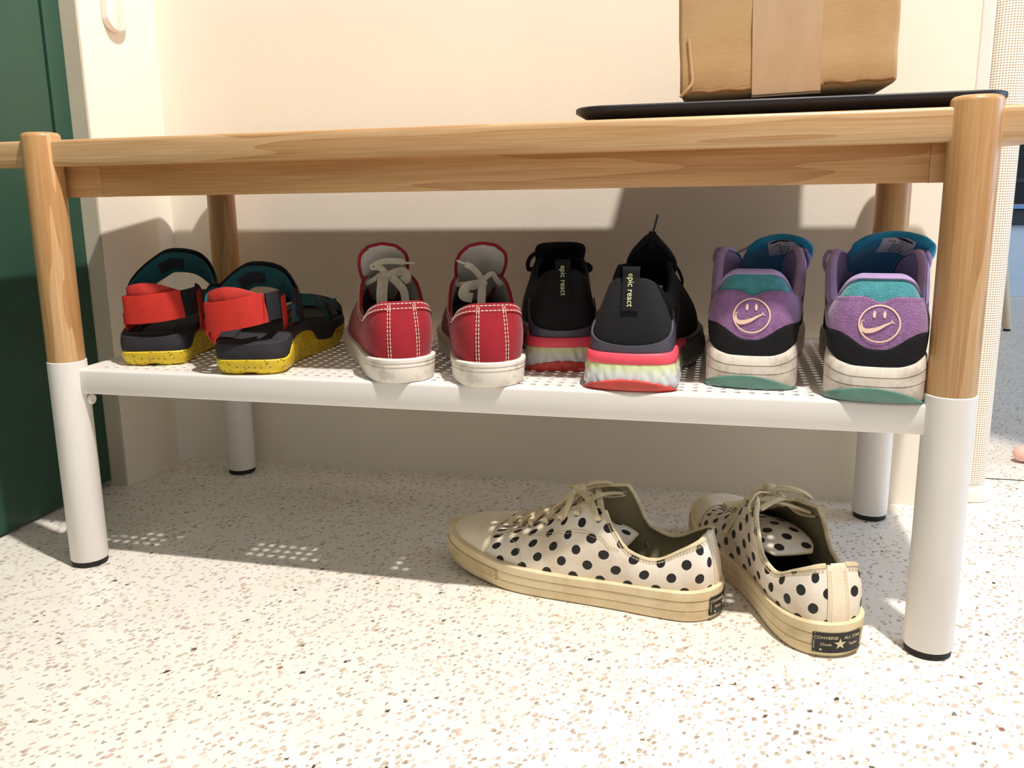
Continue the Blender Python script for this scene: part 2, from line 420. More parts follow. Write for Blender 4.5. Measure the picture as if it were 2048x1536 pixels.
def box_thing():
    w, d = .1755, .226; z0, z1 = .4686, .70
    r = thing('cardboard_box', 'brown cardboard box with a strip of packing tape standing on the black tray', 'box', (.6258, .044, z0), 0)
    r.rotation_euler = (0, math.radians(-1.6), 0)
    h = z1-z0
    # body: side walls with slightly dented corners; bottom bulges below the crease
    V = []; F = []
    def ring(ins, z, wob=0):
        P = rrect(ins, w-ins, ins, d-ins, .004, 4)
        return [(x+wob*math.sin(x*200+z*90)*.0006, y+wob*math.sin(x*160+z*120)*.0006, z) for x, y in P]
    rows = [ring(.022, -.0004), ring(.010, .0008), ring(.003, .0042), ring(.0005, .0066, 1)]
    rows += [ring(.0002+.0006*math.sin(k*1.3), .0085+(h-.0085)*k/10, 1) for k in range(11)]
    n = len(rows[0]); V = [p for q in rows for p in q]
    for k in range(len(rows)-1):
        for i in range(n):
            j = (i+1) % n; F.append((k*n+i, k*n+j, (k+1)*n+j, (k+1)*n+i))
    F.append(tuple(reversed(range(n)))); F.append(tuple((len(rows)-1)*n+i for i in range(n)))
    mk('box_body', V, F, 'cardboard', r, smooth=30)
    # bottom flap edges: thin torn lips along the crease on both sides of the tape
    for a, b in ((.010, .060), (.118, w-.004)):
        pts = [(a+(b-a)*k/8, -.0008-.0006*math.sin(k*2.1), .0074+.0007*math.sin(k*1.7)) for k in range(9)]
        mk('bottom_flap', *ribbon(pts, .0016, .0028, (0, 0, 1), 6, 2), 'cardboard_edge', r, label='torn lower flap edge')
    mk('packing_tape', *rbox(.0605, .1155, -.0010, -.0002, .0015, h, .0002, 1), 'packing_tape', r, label='shiny translucent packing tape')
    mk('bottom_tape', *rbox(.0605, .1155, -.0002, .05, -.0003, .0012, 0), 'packing_tape', r)
    # crushed corner
    mk('crushed_corner', *ribbon([(.001, -.0005, .004), (.0075, -.0016, .010), (.0115, -.0012, .016), (.0105, -.0008, .028), (.0085, -.0004, .052)], .003, .0016, (0, -1, 0), 8, 4), 'cardboard', r)
box_thing()

# ------------------------------------------------------------------ left wall fixture, column, far room
fx = mk('wall_hook', *extrude_poly([(a, b) for a, b in rrect(-.0185, .0185, -.075, .075, .0184, 12)], 0, .011, .002), 'white_plastic')
fx.rotation_euler = (math.pi/2, 0, math.pi/2); fx.location = (-.1205, .2910, .6830); fx.rotation_euler.z += -.09
fx['label'] = 'pale pill-shaped hook plate on the left wall beside the green door'; fx['category'] = 'hook'

def weave():
    t = NT('woven_mesh'); v = t.mapping((1, 1, 1), 'UV')
    sep = t.n('ShaderNodeSeparateXYZ'); t.l(v, sep.inputs[0])
    a = t.math('ABSOLUTE', t.math('SINE', t.math('MULTIPLY', sep.outputs[0], 3.14159/.0031)))
    b = t.math('ABSOLUTE', t.math('SINE', t.math('MULTIPLY', sep.outputs[1], 3.14159/.0029)))
    m = t.math('MULTIPLY', t.math('GREATER_THAN', a, .55), t.math('GREATER_THAN', b, .74))
    t.l(t.mix(m, lin((246, 240, 228)), lin((186, 150, 104))), t.b.inputs['Base Color']); t.set(Roughness=.8)
    t.bump(t.math('MULTIPLY', a, b), .5, .0005); MATS['woven_mesh'] = t.m
weave()
col = thing('mesh_column', 'tall slim white woven mesh column on a round base beside the bench', 'column', (.9785, .4300, 0))
def colm():
    n = 48; zs = np.linspace(.022, 1.30, 30); V = []; F = []; uv = []
    for z in zs:
        for i in range(n+1):
            a = 2*math.pi*i/n; V.append((.0235*math.cos(a), .0235*math.sin(a), z)); uv.append((a*.0235, z))
    for k in range(len(zs)-1):
        for i in range(n): F.append((k*(n+1)+i, k*(n+1)+i+1, (k+1)*(n+1)+i+1, (k+1)*(n+1)+i))
    return V, F, uv
V, F, uv = colm(); mk('mesh_sleeve', V, F, 'woven_mesh', col, uv=uv)
mk('base', *lathe([(.031, 0), (.0325, .001), (.0325, .0145), (.0315, .0165), (.026, .0172)], 40), 'white_plastic', col, label='round white base disc')
mk('collar', *lathe([(.0205, .017), (.0225, .0175), (.0225, .0225)], 40), 'white_plastic', col)
mk('cap', *lathe([(.024, 1.30), (.0245, 1.303), (.0245, 1.318), (.022, 1.322)], 40), 'white_plastic', col)

# far side of the room
plain('far_wall_blue_lit', (200, 214, 230), .7, .02, 3)  # pale wall with the daylight's blue cast put into its colour
plain('dark_frame', (44, 52, 62), .5, .05)
plain('blue_lit_sill', (120, 160, 210), .5)  # the blue is daylight falling on the sill, painted into its colour
g = NT('dark_glass'); g.set(Roughness=.08); g.b.inputs['Base Color'].default_value = lin((28, 38, 48)); MATS['dark_glass'] = g.m
struct('wall_far', *rbox(.95, 4.2, 2.62, 2.75, 0, .243, 0), 'far_wall_blue_lit', label='pale blue-lit low wall under the far window')
struct('baseboard_far', *rbox(.95, 4.2, 2.606, 2.6198, 0, .055, .002), 'far_wall_blue_lit')
win = struct('window_1', *rbox(.95, 4.2, 2.60, 2.70, .2435, .298, .003), 'dark_frame', label='far window with a dark bottom rail')
struct('window_sill', *rbox(.95, 4.2, 2.585, 2.62, .2985, .312, .002), 'blue_lit_sill', win)
for x in (.95, 1.50, 2.3, 3.2, 4.15): struct('window_frame', *rbox(x, x+.05, 2.62, 2.67, .3125, 2.2, .003), 'dark_frame', win)
struct('window_rail', *rbox(1.0, 4.15, 2.625, 2.665, .385, .400, .002), 'dark_frame', win)
struct('window_pane', *rbox(1.0, 4.15, 2.64, 2.65, .3125, 2.2, 0), 'dark_glass', win)
stool = thing('stool', 'pale wooden stool with splayed legs standing in the far room behind the mesh column', 'stool', (1.245, 1.865, 0))
for sx, sy in ((1, -.3), (-1, -.3), (.5, 1), (-.5, 1)):
    a = Vector((sx*.165, sy*.125, 0)); b = Vector((sx*.10, sy*.075, .44)); n = 20; V = []; F = []
    for k, (t_, r_) in enumerate(((0, .0105), (.02, .012), (.5, .015), (1, .019))):
        c = a.lerp(b, t_)
        for i in range(n): V.append((c.x+r_*math.cos(2*math.pi*i/n), c.y+r_*math.sin(2*math.pi*i/n), c.z+.006*(1-t_)))
    for k in range(3):
        for i in range(n): F.append((k*n+i, k*n+(i+1) % n, (k+1)*n+(i+1) % n, (k+1)*n+i))
    F.append(tuple(reversed(range(n)))); F.append(tuple(3*n+i for i in range(n)))
    lg = mk('leg', V, F, 'pale_wood_z', stool)
    mk('foot_pad', *lathe([(.008, 0), (.009, .001), (.009, .0065)], 16, (a.x, a.y)), 'black_rubber', lg)
mk('seat', *lathe([(.10, .438), (.148, .440), (.155, .446), (.155, .460), (.148, .466), (.10, .468)], 48), 'pale_wood_z', stool)

# ------------------------------------------------------------------ shoe building kit
def pchip(xs, Y, q):
    xs = np.array(xs, float); Y = np.array(Y, float); q = np.atleast_1d(q)
    h = np.diff(xs); d = np.diff(Y, axis=0)/h[:, None]; m = np.zeros_like(Y)
    for k in range(1, len(xs)-1):
        a, b = d[k-1], d[k]; w1 = 2*h[k]+h[k-1]; w2 = h[k]+2*h[k-1]
        ok = a*b > 0; aa = np.where(ok, a, 1); bb = np.where(ok, b, 1)
        m[k] = np.where(ok, (w1+w2)/(w1/aa+w2/bb), 0)
    m[0] = d[0]; m[-1] = d[-1]
    i = np.clip(np.searchsorted(xs, q, side='right')-1, 0, len(xs)-2); t = ((q-xs[i])/h[i])[:, None]; hh = h[i][:, None]
    return Y[i]*(1+2*t)*(1-t)**2+m[i]*hh*t*(1-t)**2+Y[i+1]*t*t*(3-2*t)+m[i+1]*hh*t*t*(t-1)

def periodic(half, half2=None, odd=()):
    """half-table rows (h, values...) for the +y side, mirrored (odd columns change sign) or half2 for the -y side"""
    half2 = half2 or half
    pts = {}
    for r in half: pts[r[0]/2] = list(r[1:])
    for r in half2:
        v = list(r[1:])
        for o in odd: v[o] = -v[o]
        s = 1-r[0]/2
        if 0 < r[0] < 1: pts[s] = v
    ks = sorted(pts); ext = [k-1 for k in ks[-3:]]+ks+[k+1 for k in ks[:3]]; val = [pts[k] for k in ks[-3:]]+[pts[k] for k in ks]+[pts[k] for k in ks[:3]]
    return lambda s: pchip(ext, val, np.mod(np.atleast_1d(s), 1.0))

class Shoe:
    def __init__(self, root, med, lat, T, T2=None, zf=((0, .02), (1, .02)), inset=.003):
        self.root = root
        A = np.array(list(med)+[(x, -y) for x, y in reversed(lat[1:-1])])
        C = catmull(A, 24, closed=True); n1 = 24*(len(med)-1)
        def res(c):
            d = np.r_[0, np.cumsum(np.linalg.norm(np.diff(c, axis=0), axis=1))]; self.len = d[-1]
            u = np.linspace(0, d[-1], 241); return np.stack([np.interp(u, d, c[:, k]) for k in (0, 1)], 1)
        h1 = res(C[:n1+1]); self.l1 = self.len; h2 = res(np.vstack([C[n1:], C[:1]])); self.l2 = self.len
        self.O = np.vstack([h1, h2[1:-1]]); self.n = len(self.O)
        self.arc = np.r_[np.linspace(0, self.l1, 241), self.l1+np.linspace(0, self.l2, 241)[1:]]
        self.T = periodic(T, T2, odd=(1,)); self.zf = periodic(zf); self.inset = inset
    def P(self, s):
        f = np.mod(np.atleast_1d(s), 1)*self.n; i = np.floor(f).astype(int) % self.n; t = (f-np.floor(f))[:, None]
        return self.O[i]*(1-t)+self.O[(i+1) % self.n]*t
    def nrm(self, s):
        s = np.atleast_1d(s); d = self.P(s+.006)-self.P(s-.006); d /= np.linalg.norm(d, axis=1)[:, None]
        return np.stack([-d[:, 1], d[:, 0]], 1)
    def S(self, s, v, off=0.):
        s, v = np.broadcast_arrays(np.asarray(s, float), np.asarray(v, float)); sh = s.shape; s = s.ravel(); v = v.ravel()
        r = self._S(s, v)
        if np.any(off):
            r = r+self.N(s, v)*np.broadcast_to(np.asarray(off, float), sh).ravel()[:, None]
        return r.reshape(sh+(3,))
    def _S(self, s, v):
        p = self.P(s); n = self.nrm(s); z = self.zf(s)[:, 0]; T = self.T(s)
        p = p-n*self.inset
        F0 = np.c_[p, z]; b, h0 = T[:, 3:4], T[:, 4]
        F1 = np.c_[p+n*b, z+h0]
        side = np.sign(n[:, 1])*np.minimum(1, abs(n[:, 1])*3)
        F3 = T[:, :3]; F2 = F3+np.c_[T[:, 5], T[:, 6]*side, T[:, 7]]
        v = v[:, None]; w = 1-v
        return F0*w**3+3*F1*w*w*v+3*F2*w*v*v+F3*v**3
    def N(self, s, v):
        e = 2e-3
        ds = self._S(s+e, v)-self._S(s-e, v); v1 = np.clip(v+e, 0, 1); v0 = np.clip(v-e, 0, 1)
        dv = self._S(s, v1)-self._S(s, v0); n = np.cross(dv, ds); n /= np.linalg.norm(n, axis=1)[:, None]+1e-12
        return n
    def solve(self, s0, x=None, z=None):
        """v at which the surface at station s reaches height z"""
        vv = np.linspace(0, 1, 80); r = self.S(np.full(80, s0), vv)
        return float(np.interp(z, r[:, 2], vv))
    def vz(self, ss, zt):
        """v at which the surface reaches height zt at each station"""
        zt = self._f(zt, ss) if not isinstance(zt, np.ndarray) else zt; vv = np.linspace(0, 1, 60); G = self.S(ss[None, :], vv[:, None])[..., 2]
        return np.array([np.interp(zt[i], np.maximum.accumulate(G[:, i]), vv) for i in range(len(ss))])
    def vx(self, ss, xt):
        vv = np.linspace(0, 1, 80); G = self.S(ss[None, :], vv[:, None])[..., 0]
        return np.array([np.interp(-xt, np.maximum.accumulate(-G[:, i]), vv) for i in range(len(ss))])
    def wall(self, name, V2, F2, s0, z0, mat, off, size=1., th=.0003, label=None, parent=None, smooth=0):
        """flat artwork wrapped on the vertical sole wall"""
        V2 = np.array(V2)*size; s = s0-MIR*V2[:, 0]/(self.arc[-1]); P = self.P(s); n = self.nrm(s); z = z0+V2[:, 1]; m = len(V2)
        V = np.vstack([np.c_[P+n*off, z], np.c_[P+n*(off+th), z]])
        return mk(name, V, [tuple(reversed(f)) for f in F2]+[tuple(i+m for i in f) for f in F2], mat, parent or self.root, smooth=0, label=label)
    # -- pieces
    def shell(self, name, mat, lining, th=.003, ns=120, nv=20, uvs=False, rim=.5, lin_v0=.12):
        ss = np.linspace(-.5, .5, ns+1); vv = np.linspace(0, 1, nv+1)
        G = self.S(ss[None, :], vv[:, None])
        rows = [G[k] for k in range(nv+1)]
        for a in (35, 75, 110, 150):
            q = math.radians(a); up = self._upv(ss)
            rows.append(G[nv]-self.N(ss, np.ones(ns+1))*th/2*(1-math.cos(q))+up*th/2*math.sin(q)*rim)
        V, F = self._grid(rows)
        u = None
        if uvs:
            arc = np.interp(np.mod(ss, 1), np.arange(self.n+1)/self.n, self.arc); arc = np.where(ss < 0, arc-self.arc[-1], arc)
            mid = self.S(ss[None, :], vv[:, None]); dl = np.r_[np.zeros((1, ns+1)), np.cumsum(np.linalg.norm(np.diff(mid, axis=0), axis=2), axis=0)]
            dl = np.vstack([dl]+[dl[-1:]]*4); u = np.stack([np.tile(arc, (len(rows), 1)), dl], 2).reshape(-1, 2)
        o = mk(name, V, F, mat, self.root, uv=u, smooth=70)
        vi = np.linspace(1, lin_v0, nv); R = [self.S(ss, np.full(ns+1, k), -th) for k in vi]
        Vi, Fi = self._grid(R); mk('lining', Vi, Fi, lining, self.root, smooth=70)
        return o
    def _upv(self, ss):
        a = self.S(ss, np.full(len(ss), 1.)); b = self.S(ss, np.full(len(ss), .97)); d = a-b
        return d/(np.linalg.norm(d, axis=1)[:, None]+1e-12)
    def _grid(self, rows, wrap=False):
        n = len(rows[0]); V = np.vstack(rows); F = []
        for k in range(len(rows)-1):
            for i in range(n if wrap else n-1):
                j = (i+1) % n; F.append((k*n+i, (k+1)*n+i, (k+1)*n+j, k*n+j))
        return V, F
    def patch(self, name, s0, s1, vlo, vhi, off, th, mat, ns=24, nv=8, label=None, smooth=50, parent=None, bulge=0):
        ss = np.linspace(s0, s1, ns+1)
        fl = vlo(ss) if callable(vlo) else np.full(ns+1, vlo); fh = vhi(ss) if callable(vhi) else np.full(ns+1, vhi)
        rows = []
        def row(t, o):
            v = fl+(fh-fl)*t
            return self.S(ss, np.clip(v, 0, 1), o)
        e = .02
        rows.append(row(0, off)); rows.append(row(0, off+th*.7)); rows.append(row(e, off+th))
        for k in range(1, nv): rows.append(row(k/nv, off+th+bulge*math.sin(math.pi*k/nv)))
        rows += [row(1-e, off+th), row(1, off+th*.7), row(1, off)]
        rows = [np.vstack([self._end(r, q, off, th)]) for r, q in zip(rows, range(len(rows)))]
        V, F = self._grid(rows)
        # side skirts
        n = ns+1; base = len(V); m = len(rows); V = list(V)
        for col, sg in ((0, s0), (ns, s1)):
            b = len(V)
            for k in range(m):
                t = np.clip((k-2)/(m-5), 0, 1); v = float(fl[col]+(fh[col]-fl[col])*t)
                V.append(self.S(np.array([sg]), np.array([np.clip(v, 0, 1)]), off)[0])
            for k in range(m-1):
                q = (k*n+col, b+k, b+k+1, (k+1)*n+col)
                F.append(q if col == 0 else tuple(reversed(q)))
        return mk(name, V, F, mat, parent or self.root, smooth=smooth, label=label)
    def _end(self, r, q, off, th): return r
    def band(self, name, z0, z1, prof, mat, ns=160, inner=-.014, label=None, s0=None, s1=None, smooth=40, parent=None):
        """closed ring (or arc) round the outline; prof = [(height fraction, outward offset)] from bottom to top"""
        full = s0 is None
        ss = np.arange(ns)/ns if full else np.linspace(s0, s1, ns)
        P = self.P(ss); n = self.nrm(ss); a = self._f(z0, ss); b = self._f(z1, ss)
        pr = [(prof[0][0], inner)]+list(prof)+[(prof[-1][0], inner)]
        rows = []
        for t, o in pr:
            oo = o(ss)[:, None] if callable(o) else o
            rows.append(np.c_[P+n*oo, a+(b-a)*t])
        rows.append(rows[0])
        V, F = self._grid(rows, wrap=full)
        if not full:
            m = len(rows)-1; F.append(tuple(k*ns for k in range(m))); F.append(tuple(k*ns+ns-1 for k in reversed(range(m))))
        return mk(name, V, F, mat, parent or self.root, smooth=smooth, label=label)
    def _f(self, f, ss):
        if callable(f): r = f(ss); return r[:, 0] if r.ndim == 2 else r
        return np.full(len(ss), f)
    def plate(self, name, z, inset, th, mat, n=64, crown=0., label=None):
        k = np.linspace(0, .5, n+1); A = self.P(k)-self.nrm(k)*inset; B = self.P(1-k)-self.nrm(1-k)*inset; zz = self._f(z, k)
        V = []; F = []; m = 7
        for lay, dz in ((0, 0), (1, -th)):
            for i in range(n+1):
                for j in range(m):
                    t = j/(m-1); p = A[i]*(1-t)+B[i]*t; V.append((p[0], p[1], zz[i]+dz+crown*4*t*(1-t)))
        for i in range(n):
            for j in range(m-1):
                q = (i*m+j, i*m+j+1, (i+1)*m+j+1, (i+1)*m+j); F.append(tuple(reversed(q))); o = (n+1)*m; F.append(tuple(x+o for x in q))
        o = (n+1)*m
        for i in range(n):
            F.append((i*m, (i+1)*m, o+(i+1)*m, o+i*m)); F.append((i*m+m-1, o+i*m+m-1, o+(i+1)*m+m-1, (i+1)*m+m-1))
        return mk(name, V, F, mat, self.root, smooth=40, label=label)
    def stitch(self, name, paths, mat, off=.0004, dash=.0026, gap=.0012, r=.0004, label=None):
        mb = MB()
        for pth in paths:
            pth = np.array(pth, float); q = np.linspace(0, len(pth)-1, 240)
            s = np.interp(q, range(len(pth)), pth[:, 0]); v = np.interp(q, range(len(pth)), pth[:, 1])
            C = self.S(s, v, off); d = np.r_[0, np.cumsum(np.linalg.norm(np.diff(C, axis=0), axis=1))]
            t = 0
            while t+dash < d[-1]:
                a = np.array([np.interp(t, d, C[:, k]) for k in range(3)]); b = np.array([np.interp(t+dash, d, C[:, k]) for k in range(3)])
                mb.add(*ribbon([a, b], 2*r, 2*r, (0, 0, 1) if abs((b-a)[2]) < .8*dash else (1, 0, 0), 5, 1)); t += dash+gap
        if mb.V: return mk(name, mb.V, mb.F, mat, self.root, smooth=60, label=label, stuff=True)
    def flat(self, name, V2, F2, s0, v0, mat, size=1., rot=0., off=.0012, th=.0003, label=None, parent=None, sub=0):
        a = self.S(np.array([s0-.01, s0+.01]), np.array([v0, v0])); ls = np.linalg.norm(a[1]-a[0])/.02
        b = self.S(np.array([s0, s0]), np.array([v0-.02, v0+.02])); lv = np.linalg.norm(b[1]-b[0])/.04
        c, sn = math.cos(rot), math.sin(rot); V2 = np.array(V2)*size
        X = V2[:, 0]*c-V2[:, 1]*sn; Y = V2[:, 0]*sn+V2[:, 1]*c
        s = s0-MIR*X/ls; v = v0+Y/lv; m = len(V2)
        V = np.vstack([self.S(s, np.clip(v, 0, 1), off), self.S(s, np.clip(v, 0, 1), off+th)])
        F = [tuple(reversed(f)) for f in F2]+[tuple(i+m for i in f) for f in F2]
        if MIR < 0: pass
        return mk(name, V, F, mat, parent or self.root, smooth=0, label=label)

def ell_ring(cx, cy, rx, ry, w, n=40):
    V = [(cx+(rx+w*k)*math.cos(2*math.pi*i/n), cy+(ry+w*k)*math.sin(2*math.pi*i/n)) for k in (-.5, .5) for i in range(n)]
    return V, [(i, n+i, n+(i+1) % n, (i+1) % n) for i in range(n)]
def ell(cx, cy, rx, ry, n=16, tilt=0):
    c, s = math.cos(tilt), math.sin(tilt)
    V = [(cx+rx*math.cos(2*math.pi*i/n)*c-ry*math.sin(2*math.pi*i/n)*s, cy+rx*math.cos(2*math.pi*i/n)*s+ry*math.sin(2*math.pi*i/n)*c) for i in range(n)]
    return V, [tuple(range(n))]
def strip2(pts, w):
    """flat stroke of varying width in 2-D"""
    P = catmull(pts, 8); ws = np.interp(np.linspace(0, len(pts)-1, len(P)), range(len(pts)), w if hasattr(w, '__len__') else [w]*len(pts))
    T = np.gradient(P, axis=0); T /= np.linalg.norm(T, axis=1)[:, None]; N = np.stack([-T[:, 1], T[:, 0]], 1)
    V = [tuple(p+n*q/2) for p, n, q in zip(P, N, ws)]+[tuple(p-n*q/2) for p, n, q in zip(P, N, ws)]; m = len(P)
    return V, [(i, i+1, m+i+1, m+i) for i in range(m-1)]
def join2(*parts):
    V = []; F = []
    for v, f in parts: o = len(V); V += list(v); F += [tuple(i+o for i in g) for g in f]
    return V, F

def sheet(path, th, na=10, arch=0., yoff=0., lean=0., back=False):
    """curved tongue-like sheet. path rows: x, z, halfwidth, arch"""
    C = catmull([(p[0], p[1], p[2], p[3]) for p in path], 6); m = len(C)
    T = np.gradient(C[:, :2], axis=0); T /= np.linalg.norm(T, axis=1)[:, None]; Nn = np.stack([-T[:, 1], T[:, 0]], 1)
    def pos(i, a, o=0.):
        x, z, w, ar = C[i]; nx, nz = Nn[i]; k = ar*a*a
        return (x+nx*k+nx*o, yoff+w*a+lean*(z-C[0][1]), z+nz*k+nz*o)
    aa = np.linspace(-1, 1, na+1); V = [pos(i, a) for i in range(m) for a in aa]+[pos(i, a, -th) for i in range(m) for a in aa]
    k = na+1; o = m*k; F = []
    for i in range(m-1):
        for j in range(na):
            q = (i*k+j, i*k+j+1, (i+1)*k+j+1, (i+1)*k+j); F.append(q); F.append(tuple(reversed([x+o for x in q])))
    for i in range(m-1):
        F.append((i*k, (i+1)*k, o+(i+1)*k, o+i*k)); F.append((i*k+na, o+i*k+na, o+(i+1)*k+na, (i+1)*k+na))
    for j in range(na):
        F.append((j, o+j, o+j+1, j+1)); F.append(((m-1)*k+j, (m-1)*k+j+1, o+(m-1)*k+j+1, o+(m-1)*k+j))
    L_ = np.r_[0, np.cumsum(np.linalg.norm(np.diff(C[:, :2], axis=0), axis=1))]
    pos.uv = [(C[i][2]*a, L_[i]) for i in range(m) for a in aa]*2
    return V, F, pos, m

# half outlines of a right foot (unit shoe: length 1, half heel width 1)
MED = [(0, 0), (.008, .34), (.035, .68), (.09, .92), (.18, 1.0), (.32, .93), (.46, .92), (.60, 1.06), (.72, 1.16), (.82, 1.10), (.905, .93), (.965, .71), (.993, .40), (1, 0)]
LAT = [(0, 0), (.008, .34), (.035, .68), (.09, .93), (.18, 1.03), (.32, 1.10), (.46, 1.22), (.60, 1.34), (.70, 1.34), (.79, 1.20), (.88, .99), (.951, .74), (.988, .43), (1, 0)]
SQ = [(0, 0), (.004, .44), (.018, .80), (.055, 1.0), (.13, 1.02)]
def outline(L, hw, k=1.0, square=False):
    if square: return [[(x*L, y*hw*(1+(k-1)*min(1, x/.5))) for x, y in SQ+[(.24, m0), (.34, m1)]+T[6:]] for T, m0, m1 in ((MED, .93, .86), (LAT, .98, 1.02))]
    f = lambda T: [(x*L, y*hw*(1+(k-1)*x)) for x, y in T]
    return f(MED), f(LAT)
def place(t, deg): t.rotation_euler = (0, 0, math.radians(deg))
def plus(f, d): return lambda s: f(s)+d

# ------------------------------------------------------------------ red canvas sneakers
plain('red_canvas', (162, 14, 34), .85, .10, 60, .35, 1400, .0004, sheen=.15)
plain('white_stitch', (240, 226, 210), .8, .03)
plain('cotton_lining', (214, 208, 198), .9, .05, 50, .3, 1200, .0004)
dirty('white_foxing', (242, 234, 222), (150, 140, 128), .55, .86, 55, .55)
plain('lace_cotton', (226, 214, 190), .9, .08, 80, .5, 1500, .0006)
plain('insole_black', (36, 34, 36), .85)
plain('aglet_clear', (232, 228, 216), .3)
plain('chrome_eyelet', (206, 204, 200), .28, .02, metal=1)

def tube_edge(pos, m, na, o, r, hint=(1, 0, 0)):
    pts = [pos(i, -1, o) for i in range(0, m, 2)]+[pos(m-1, a, o) for a in np.linspace(-1, 1, 9)[1:-1]]+[pos(i, 1, o) for i in range(m-1, -1, -2)]
    return pts

def red_sneaker(t, mir, lean):
    global MIR; MIR = mir
    L = .283; med, lat = outline(L, .0335)
    T = [(0, .012, 0, .0760, .0045, .020, -.006, 0, -.018), (.07, .0135, .0165, .0757, .0045, .020, -.006, .003, -.018),
         (.16, .028, .0275, .0690, .004, .020, -.002, .006, -.016), (.27, .066, .0315, .0560, .004, .015, 0, .006, -.012),
         (.35, .094, .0325, .0600, .004, .018, 0, .006, -.014), (.43, .116, .0290, .0830, .004, .022, 0, .007, -.018),
         (.47, .128, .0225, .0905, .004, .024, 0, .009, -.016), (.56, .150, .0170, .0840, .002, .024, 0, .012, -.010),
         (.75, .180, .0110, .0700, .001, .024, .01, .014, -.004), (.90, .196, .0060, .0600, 0, .024, .024, .010, .001), (1, .202, 0, .0580, 0, .026, .034, 0, .001)]
    zb = periodic([(0, 0), (.7, 0), (.85, .0025), (1, .008)]); zt = periodic([(0, .0235), (.5, .0225), (.8, .0245), (1, .031)])
    s = Shoe(t, med, lat, T, zf=[(0, .016), (.7, .016), (1, .024)], inset=.0035)
    s.shell('upper', 'red_canvas', 'cotton_lining', .0026, uvs=False)
    s.band('foxing', zb, zt, [(0, -.0035), (.03, -.0008), (.10, .0002), (.62, .0010), (.645, .0002), (.67, .0014), (.79, .0014), (.81, .0006), (.83, .0018), (.95, .0019), (1, .0008)], 'white_foxing', label='scuffed white rubber foxing with fine ridges')
    s.plate('outsole', plus(lambda k: zb(k)[:, 0], .0030), .002, .0028, 'white_foxing')
    s.plate('insole', plus(lambda k: zb(k)[:, 0], .024), .0055, .004, 'insole_black', label='dark insole')
    # heel stay between two double rows of stitching, collar binding
    s.patch('heel_stay', -.0225, .0225, .04, .985, .0001, .0006, 'red_canvas', 10, 14)
    hi = lambda ss: np.full(len(ss), 1.0); lo = lambda ss: np.full(len(ss), .86)
    s.patch('collar_binding', -.232, .232, lo, hi, .0002, .0007, 'red_canvas', 90, 4)
    paths = []
    for k in (-.0205, -.0245, .0205, .0245):
        paths.append([(k, v) for v in np.linspace(.10, .99, 12)])
    for v in (.885, .965): paths.append([(x, v) for x in np.linspace(-.23, .23, 60)])
    s.stitch('stitching', paths, 'white_stitch', .0009, .0027, .0011, .00042)
    # tongue, binding round it
    V, F, pos, m = sheet([(.186, .058, .013, .002), (.160, .076, .019, .004), (.140, .092, .0235, .006), (.126, .106, .0255, .008), (.1175, .1160, .0242, .009), (.1145, .1200, .0212, .008), (.1132, .1220, .0170, .006), (.1127, .1232, .0115, .003), (.1125, .1236, .0050, .001)], .0018, arch=.01, lean=lean)
    tg = mk('tongue', V, F, 'cotton_lining', t, label='off-white tongue lining')
    e = tube_edge(pos, m, 10, -.0009, .002)
    mk('tongue_binding', *ribbon(e, .0036, .0030, (1, 0, .4), 8, 3), 'red_canvas', t, label='red binding round the tongue')
    # second layer of red canvas on the outer face of the tongue
    V2, F2, _, _ = sheet([(.187, .0595, .013, .002), (.161, .0775, .019, .004), (.141, .0935, .0235, .006), (.127, .1075, .0253, .008), (.1183, .1178, .0235, .009), (.1148, .1222, .016, .007)], .0010, lean=lean)
    mk('tongue_cover', V2, F2, 'red_canvas', t, label='red outer face of the tongue')
    # eyelets and laces tucked inside the opening
    for q in (.465, -.465):
        for k in range(4):
            qq = (.468+.045*k)/2; ss = qq if q > 0 else 1-qq
            p = s.S(np.array([ss]), np.array([.93]), .0004)[0]; n = s.N(np.array([ss]), np.array([.93]))[0]
            mk('eyelet', *torus(p, n, .0025, .0008, 14, 6, .6), 'chrome_eyelet', t)
    def lace(pts, w=.0075, th=.0016, up=(1, 0, .3), nm='lace'): return mk(nm, *ribbon(pts, w, th, up, 8, 6, square=True), 'lace_cotton', t)
    yk = lean*.03
    kx, ky, kz = .112, .000+yk, .094
    if mir < 0:
        lace([(.124, .024, .082), (.118, .016, .086), (kx, .006+yk, .090), (kx, -.004+yk, .0915)], .005)
        lace([(.124, -.024, .082), (.118, -.014, .088), (kx, -.006+yk, .0925), (kx, .002+yk, .091)], .005)
        lace([(kx-.001, .000+yk, .093), (kx-.004, -.010, .100), (kx-.006, -.018, .1015), (kx-.005, -.006, .1065), (kx-.006, .010, .106), (kx-.007, .015, .1045)], .0066, nm='lace_loop')
        lace([(kx-.002, .001+yk, .091), (kx-.008, .012, .096), (kx-.009, .017, .090), (kx-.009, .013, .0855)], .0095, nm='lace_loop')
        lace([(kx-.002, .002+yk, .092), (kx-.010, .012, .078), (kx-.012, .0145, .062), (kx-.012, .015, .046)], .0085, nm='lace_end')
        lace([(kx-.002, -.003+yk, .092), (kx-.010, -.009, .080), (kx-.012, -.010, .066), (kx-.012, -.008, .048)], .0115, nm='lace_end')
        mk('aglet', *ribbon([(kx-.007, .014, .1045), (kx-.0075, .026, .1035)], .0028, .0026, (0, 0, 1), 8, 1), 'aglet_clear', t, label='clear lace tip')
    else:
        lace([(.124, .024, .082), (.118, .016, .083), (kx, .006+yk, .083), (kx, -.004+yk, .0835)], .005)
        lace([(.124, -.024, .080), (.116, -.018, .086), (kx-.003, -.011+yk, .0935), (kx-.004, -.004+yk, .090), (kx-.004, .001, .084)], .0055)
